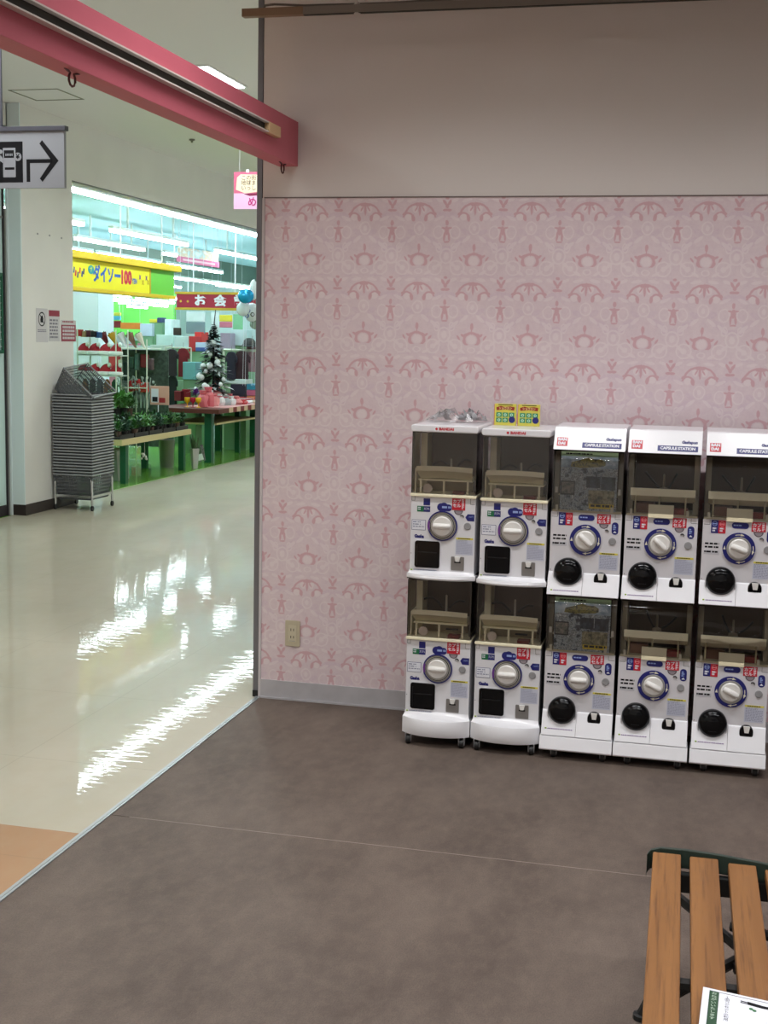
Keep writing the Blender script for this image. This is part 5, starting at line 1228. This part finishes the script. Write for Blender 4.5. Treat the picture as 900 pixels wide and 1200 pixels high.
def build_far_goods():
    """shelving and display goods further inside, each surveyed box at its own distance"""
    F = [  # name, category, label, px0, py0, px1, py1, Y, depth, colour
     ('display_board', 'board', 'white blank board hung under the red sign', 218, 365, 240, 377, 13.5, .03, (222, 234, 236)),
     ('price_sign', 'sign', 'yellow and pink price sign below the red sign', 257, 369, 272, 377, 13.4, .02, (226, 214, 60)),
     ('price_sign', 'sign', 'pale pink price sign under the yellow one', 257, 377, 272, 384, 13.4, .02, (206, 120, 140)),
     ('sign_panel', 'sign', 'pale green panel right of the price signs', 273, 368, 284, 387, 14, .03, (128, 186, 140)),
     ('display_board', 'board', 'white upright board right of the tree top', 247, 366, 256, 392, 13.8, .03, (224, 236, 236)),
     ('picture_poster', 'poster', 'small dark photo poster left of the tree', 203, 384, 212, 393, 12.6, .02, (60, 48, 40)),
     ('picture_poster', 'poster', 'grey poster with rows of dark pictures', 218, 377, 240, 391, 13.2, .02, (120, 140, 148)),
     ('storage_carton', 'carton', 'white carton above the black jacket', 183, 392, 203, 408, 13.6, .4, (200, 222, 218)),
     ('storage_carton', 'carton', 'white carton above the dark red jacket', 204, 394, 222, 409, 13.4, .4, (206, 224, 224)),
     ('storage_carton', 'carton', 'red display carton left of the tree', 221, 394, 229, 412, 12.9, .3, (190, 50, 54)),
     ('storage_carton', 'carton', 'tall red display carton behind the tree', 228, 389, 236, 404, 13.1, .3, (206, 60, 56)),
     ('storage_carton', 'carton', 'white and blue carton left of the tree', 229, 401, 241, 412, 12.8, .3, (196, 212, 226)),
     ('storage_carton', 'carton', 'blue striped carton left of the tree', 229, 407, 241, 412, 12.7, .1, (60, 84, 150)),
     ('storage_box', 'box', 'pale blue lidded box under the red jacket', 214, 424, 229, 445, 11.6, .25, (116, 178, 182)),
     ('printed_sheet', 'sheet', 'pale green printed panel above the brown table', 204, 445, 230, 458, 11.75, .05, (168, 206, 170)),
     ('gift_box', 'box', 'dark red box at the back of the brown table', 204, 458, 212, 470, 11.5, .15, (110, 24, 34)),
     ('gift_box', 'box', 'crimson box at the back of the brown table', 213, 456, 223, 470, 11.6, .15, (140, 26, 40)),
     ('storage_carton', 'carton', 'lilac carton right of the tree', 258, 390, 270, 410, 13.6, .3, (176, 164, 184)),
     ('storage_carton', 'carton', 'large white carton under the balloons', 271, 386, 289, 405, 13.8, .4, (206, 226, 228)),
     ('printed_bag', 'bag', 'navy bag patterned with white figures', 270, 450, 287, 467, 12.3, .12, (28, 28, 48)),
     ('stock_box', 'box', 'turquoise topped box at the right table end', 289, 450, 302, 457, 12.0, .3, (40, 130, 160)),
     ('stock_box', 'box', 'pink box at the right table end', 289, 457, 302, 464, 12.0, .3, (176, 90, 120)),
     ('stock_box', 'box', 'orange box at the right table end', 289, 464, 302, 470, 12.0, .3, (206, 120, 80)),
     ('display_unit', 'shelf', 'white display unit behind the navy bag', 262, 444, 288, 450, 12.6, .3, (206, 222, 220)),
     ('display_unit', 'shelf', 'white cabinet behind the clothes at the centre', 176, 404, 192, 470, 12.8, .3, (188, 204, 196)),
     ('shelf_banner', 'banner', 'orange header banner over the far shelves', 141, 378, 166, 386, 18, .05, (226, 130, 50)),
     ('shelf_banner', 'banner', 'dark red header banner over the far shelves', 131, 376, 141, 384, 18, .05, (130, 40, 40)),
     ('shelf_banner', 'banner', 'yellow and blue header banner by the green wall', 124, 366, 141, 370, 20, .05, (220, 214, 80)),
     ('shelf_banner', 'banner', 'blue header banner by the green wall', 125, 370, 141, 375, 20, .05, (90, 180, 210)),
     ('storage_carton', 'carton', 'lilac white carton on the far shelf', 164, 379, 178, 394, 17, .4, (196, 208, 220)),
     ('storage_carton', 'carton', 'white carton on the far shelf', 178, 378, 190, 392, 17.2, .4, (212, 224, 232)),
     ('storage_carton', 'carton', 'pale tall carton at the end of the far shelf', 193, 374, 201, 400, 16.8, .4, (222, 236, 234)),
     ('storage_carton', 'carton', 'yellow carton on the far shelf', 175, 374, 184, 378, 17.1, .2, (226, 206, 60)),
     ('storage_carton', 'carton', 'navy carton on the far shelf', 184, 372, 190, 378, 17.1, .2, (60, 70, 110)),
     ('small_carton', 'carton', 'red carton at the left above the hats', 88, 386, 94, 394, 9.6, .1, (176, 36, 36)),
     ('small_carton', 'carton', 'tan carton at the left above the hats', 94, 388, 99, 395, 9.65, .1, (170, 150, 110)),
     ('small_carton', 'carton', 'maroon carton above the hats', 99, 387, 106, 395, 9.7, .1, (84, 34, 44)),
     ('small_carton', 'carton', 'black carton above the hats', 106, 388, 111, 395, 9.6, .1, (34, 30, 36)),
     ('small_carton', 'carton', 'blue carton above the hats', 111, 389, 116, 396, 9.65, .1, (40, 90, 150)),
    ]
    for i, (nm, cat, lb, x0, y0, x1, y1, Y, d, c) in enumerate(F):
        o = place(nm, (x0, y0), (x1, y1), Y, d, mat('far_%d' % i, c, .6, noise=.08, nscale=6), lb, cat, None, .006)
        w_ = max(v.co.x for v in o.data.vertices); h_ = max(v.co.z for v in o.data.vertices); z_ = o.location.z
        if cat in ('board', 'sign', 'poster', 'banner'):
            for x in (.1*w_, .9*w_): MB().box(x-.0013, x+.0013, d*.4, d*.4+.003, h_, 3.40-z_).build('hanging_string', PAPERW, o)
        elif z_ > .1 and nm not in ('printed_bag', 'stock_box', 'gift_box', 'small_carton', 'printed_sheet'):
            tag(MB().box(0, w_, .02, d, 0, z_-.001).build('display_plinth', mat('plinth_green', (120, 158, 120), .6), loc=(o.location.x, Y, 0)), 'grey green plinth under the '+lb, 'plinth')
    # shelving gondolas with coloured stock, in depth
    rnd = random.Random(31); pal = [('white', (214, 222, 222)), ('grey', (150, 160, 164)), ('pink', (206, 130, 150)), ('black', (40, 40, 46)), ('teal', (90, 160, 160)), ('red', (176, 60, 60)), ('cream', (210, 200, 170)), ('green', (90, 150, 90))]
    sets = [(116, 176, 404, 13.2), (176, 236, 400, 14.4), (200, 300, 402, 15.6), (118, 196, 394, 18.5)]
    for s, (pa, pb, pt, Y) in enumerate(sets):
        A_ = at(pa, pt, Y=Y); B_ = at(pb, pt, Y=Y); top = A_.z
        e = tag(empty('shelf_unit', (A_.x, Y, 0)), ['white shelving behind the display rack', 'white shelving behind the jackets', 'white shelving behind the tree', 'far white shelving under the orange banner'][s], 'shelving')
        W = B_.x-A_.x
        MB().box(0, W, .38, .42, .35, top).build('back_panel', mat('gondola', (190, 204, 204), .6), e)
        for x in (.03, W-.03): MB().box(x-.02, x+.02, .34, .42, 0, .36).build('foot', mat('gondola', (190, 204, 204), .6), e)
        levels = [top*.25, top*.5, top*.75]
        for z in levels: MB().box(0, W, 0, .38, z, z+.02).build('shelf', mat('gondola', (190, 204, 204), .6), e)
        for z in levels[1:]+[top*.25]:
            x = .02
            while x < W-.1:
                w_ = rnd.uniform(.06, .16); h = rnd.uniform(.1, top*.2); nm, c = rnd.choice(pal)
                tag(MB().box(0, w_*.9, 0, .2, 0, h).build('boxed_item', mat('stock_'+nm, c, .5), loc=(A_.x+x, Y+.03, z+.02)), '%s boxed item on the white shelving, unit %s' % (nm, ('behind the display rack', 'behind the jackets', 'behind the tree', 'under the orange banner')[s]), 'box', 'boxed stock %s' % ('behind the display rack', 'behind the jackets', 'behind the tree', 'under the orange banner')[s]); x += w_
    # balloons
    foil = mat('balloon_blue', (30, 150, 200), .18, metal=.3); wb = mat('balloon_white', (214, 222, 226), .2); vb = mat('balloon_print', (100, 90, 160), .3)
    for i, (px, py, rx, rz, m, lb) in enumerate(((288, 347, .115, .10, foil, 'shiny blue foil balloon beside the red sign'), (297, 340, .06, .14, wb, 'white pointed foil balloon above the blue one'), (285, 362, .10, .10, wb, 'white foil balloon below the blue one'), (295, 366, .11, .13, wb, 'white printed foil balloon with coloured rings'), (299, 380, .08, .07, mat('balloon_grey', (128, 150, 130), .3), 'grey green foil balloon at the bottom of the bunch'))):
        Y = 11.3+i*.05; p = at(px, py, Y=Y); e = tag(empty('foil_balloon', (p.x, Y, p.z)), lb, 'balloon', 'foil balloons by the red sign')
        MB().ball((0, 0, 0), rx, rx*.5, rz, 14, 9).build('balloon_skin', m, e, smooth=True)
        MB().tube([(0, 0, -rz), (.01, 0, -rz-.25), (0, 0, .0-p.z+1.0)], .002, 4).build('balloon_string', PAPERW, e)
        if i == 3:
            for cx, cz, mm in ((-.03, .02, vb), (.03, -.03, INK), (-.05, -.05, MATS['blue_print'])): MB().ring(cx, cz, .02, .03, -rx*.52, -rx*.5+.004, 12).build('printed_ring', mm, e)
build_far_goods()

# ------------------------------------------------------------------ slatted bench and flyer
def build_bench():
    wood_mat(); gi = mat('iron_green', (40, 54, 46), .45); ik = mat('iron_black', (22, 24, 24), .5)
    e = tag(empty('bench', (2.06+.0085, -3.05, 0), math.radians(.8)), 'wooden slatted bench with dark green iron frame at the lower right', 'bench')
    xs = [(1.877, 1.945), (1.966, 2.034), (2.057, 2.123), (2.143, 2.210), (2.232, 2.299), (2.321, 2.388)]
    for i, (a, b) in enumerate(xs):
        dz = -.002*i; y1 = -2.446-(.012*(i-1) if i > 1 else 0)
        MB().box(a-2.06, b-2.06, -.60, y1+3.05, .395+dz, .42+dz).build('slat', MATS['slat_wood'], e, bevel=.004)
    for s, y in ((1, -2.436), (-1, -3.664)):
        yy = y+3.05; P = [(-.196, -.034*s+yy, .405), (-.197, -.012*s+yy, .413), (-.188, .002*s+yy, .420), (-.165, .010*s+yy, .425), (-.10, .012*s+yy, .425), (-.02, .004*s+yy, .424), (.08, -.012*s+yy, .421), (.20, -.03*s+yy, .418), (.36, -.045*s+yy, .415)]
        # flat strap: sweep a rectangle
        mb = MB(); R = []
        for x, y_, z in P: R.append([mb.bm.verts.new(q) for q in ((x, y_-.006, z-.048), (x, y_+.006, z-.048), (x, y_+.006, z), (x, y_-.006, z))])
        for A_, B_ in zip(R, R[1:]):
            for k in range(4): mb.bm.faces.new((A_[k], A_[(k+1) % 4], B_[(k+1) % 4], B_[k]))
        mb.bm.faces.new(R[0]); mb.bm.faces.new(R[-1][::-1])
        mb.build('end_strap', gi, e, bevel=.002)
        MB().box(-.175, .34, min(yy-.030*s, yy-.004*s), max(yy-.030*s, yy-.004*s), .33, .374).build('slat_bearer', ik, e)
        for x, dx in ((-.14, -.05), (.30, .05)):
            MB().tube([(x, yy-.05*s, .38), (x-dx*.2, yy-.05*s, .22), (x+dx*.6, yy-.05*s, .06), (x+dx, yy-.05*s, .013)], .013, 8).build('leg', ik, e, smooth=True)
            MB().lathe([(.022, 0), (.022, .012), (.01, .014)], (x+dx, yy-.05*s, 0), 'Z', 12).build('foot', ik, e)
    for a, b in (((-.16, .52, .375), (.05, .22, .345)), ((-.16, -.02, .345), (.05, .28, .345)), ((.0, .38, .35), (.33, .26, .35)), ((.0, .18, .345), (.33, .25, .35))):
        MB().tube([a, b], .012, 6).build('brace', ik, e)
    MB().box(-.17, .34, -.012, .012, .378, .392).build('middle_bearer', ik, e)
    # laminated flyer
    p0 = at(824, 1157, Z=.424); p1 = at(900, 1176, Z=.424); th = math.atan2(p1.y-p0.y, p1.x-p0.x)
    p0 = at(824, 1157, Z=.4425)
    f = tag(empty('flyer', (p0.x, p0.y, .4425), 0), 'white printed flyer with a green strip lying on the wooden bench', 'flyer'); f.rotation_euler = (0, math.radians(4.0), math.radians(-3))
    MB().box(0, .297, -.21, 0, 0, .0012).build('sheet', mat('flyer_white', (226, 228, 238), .3), f)
    g = MB().box(.0125, .0305, -.2, -.0085, .0012, .0016).build('green_strip', mat('flyer_green', (42, 78, 54), .4), f)
    MB().box(.0125, .29, -.0092, -.0085, .0012, .0016).box(.0125, .0132, -.2, -.0092, .0012, .0016).build('border_line', INK, f)
    for i, ch in enumerate('おねがいいたします'): text(ch, 'strip_lettering', .0105, mat('strip_pale', (190, 205, 190), .5), g, (.0215, -.018-i*.012, .0018), (0, 0, 0), ext=.0001)
    for i, ch in enumerate('１回コンセントの利用'): text(ch, 'flyer_lettering', .0095, mat('text_grey', (90, 92, 100), .5), f, (.046, -.022-i*.0095, .0014), (0, 0, 0), ext=.0001)
    pl = MB().prism([(.070, -.022), (.0705, -.025), (.083, -.0255), (.084, -.023)], .0012, .0016, 'Z').prism([(.070, -.0275), (.0705, -.0305), (.083, -.0308), (.084, -.028)], .0012, .0016, 'Z').prism([(.083, -.021), (.083, -.032), (.11, -.035), (.14, -.033), (.14, -.026), (.11, -.025)], .0012, .0017, 'Z').build('pictured_plug', INK, f)
    MB().prism(circ(.090, -.046, .004, 10), .0012, .0016, 'Z').prism(circ(.096, -.050, .004, 10), .0012, .0016, 'Z').build('green_mark', mat('flyer_leaf', (40, 110, 60), .4), f)
build_bench()
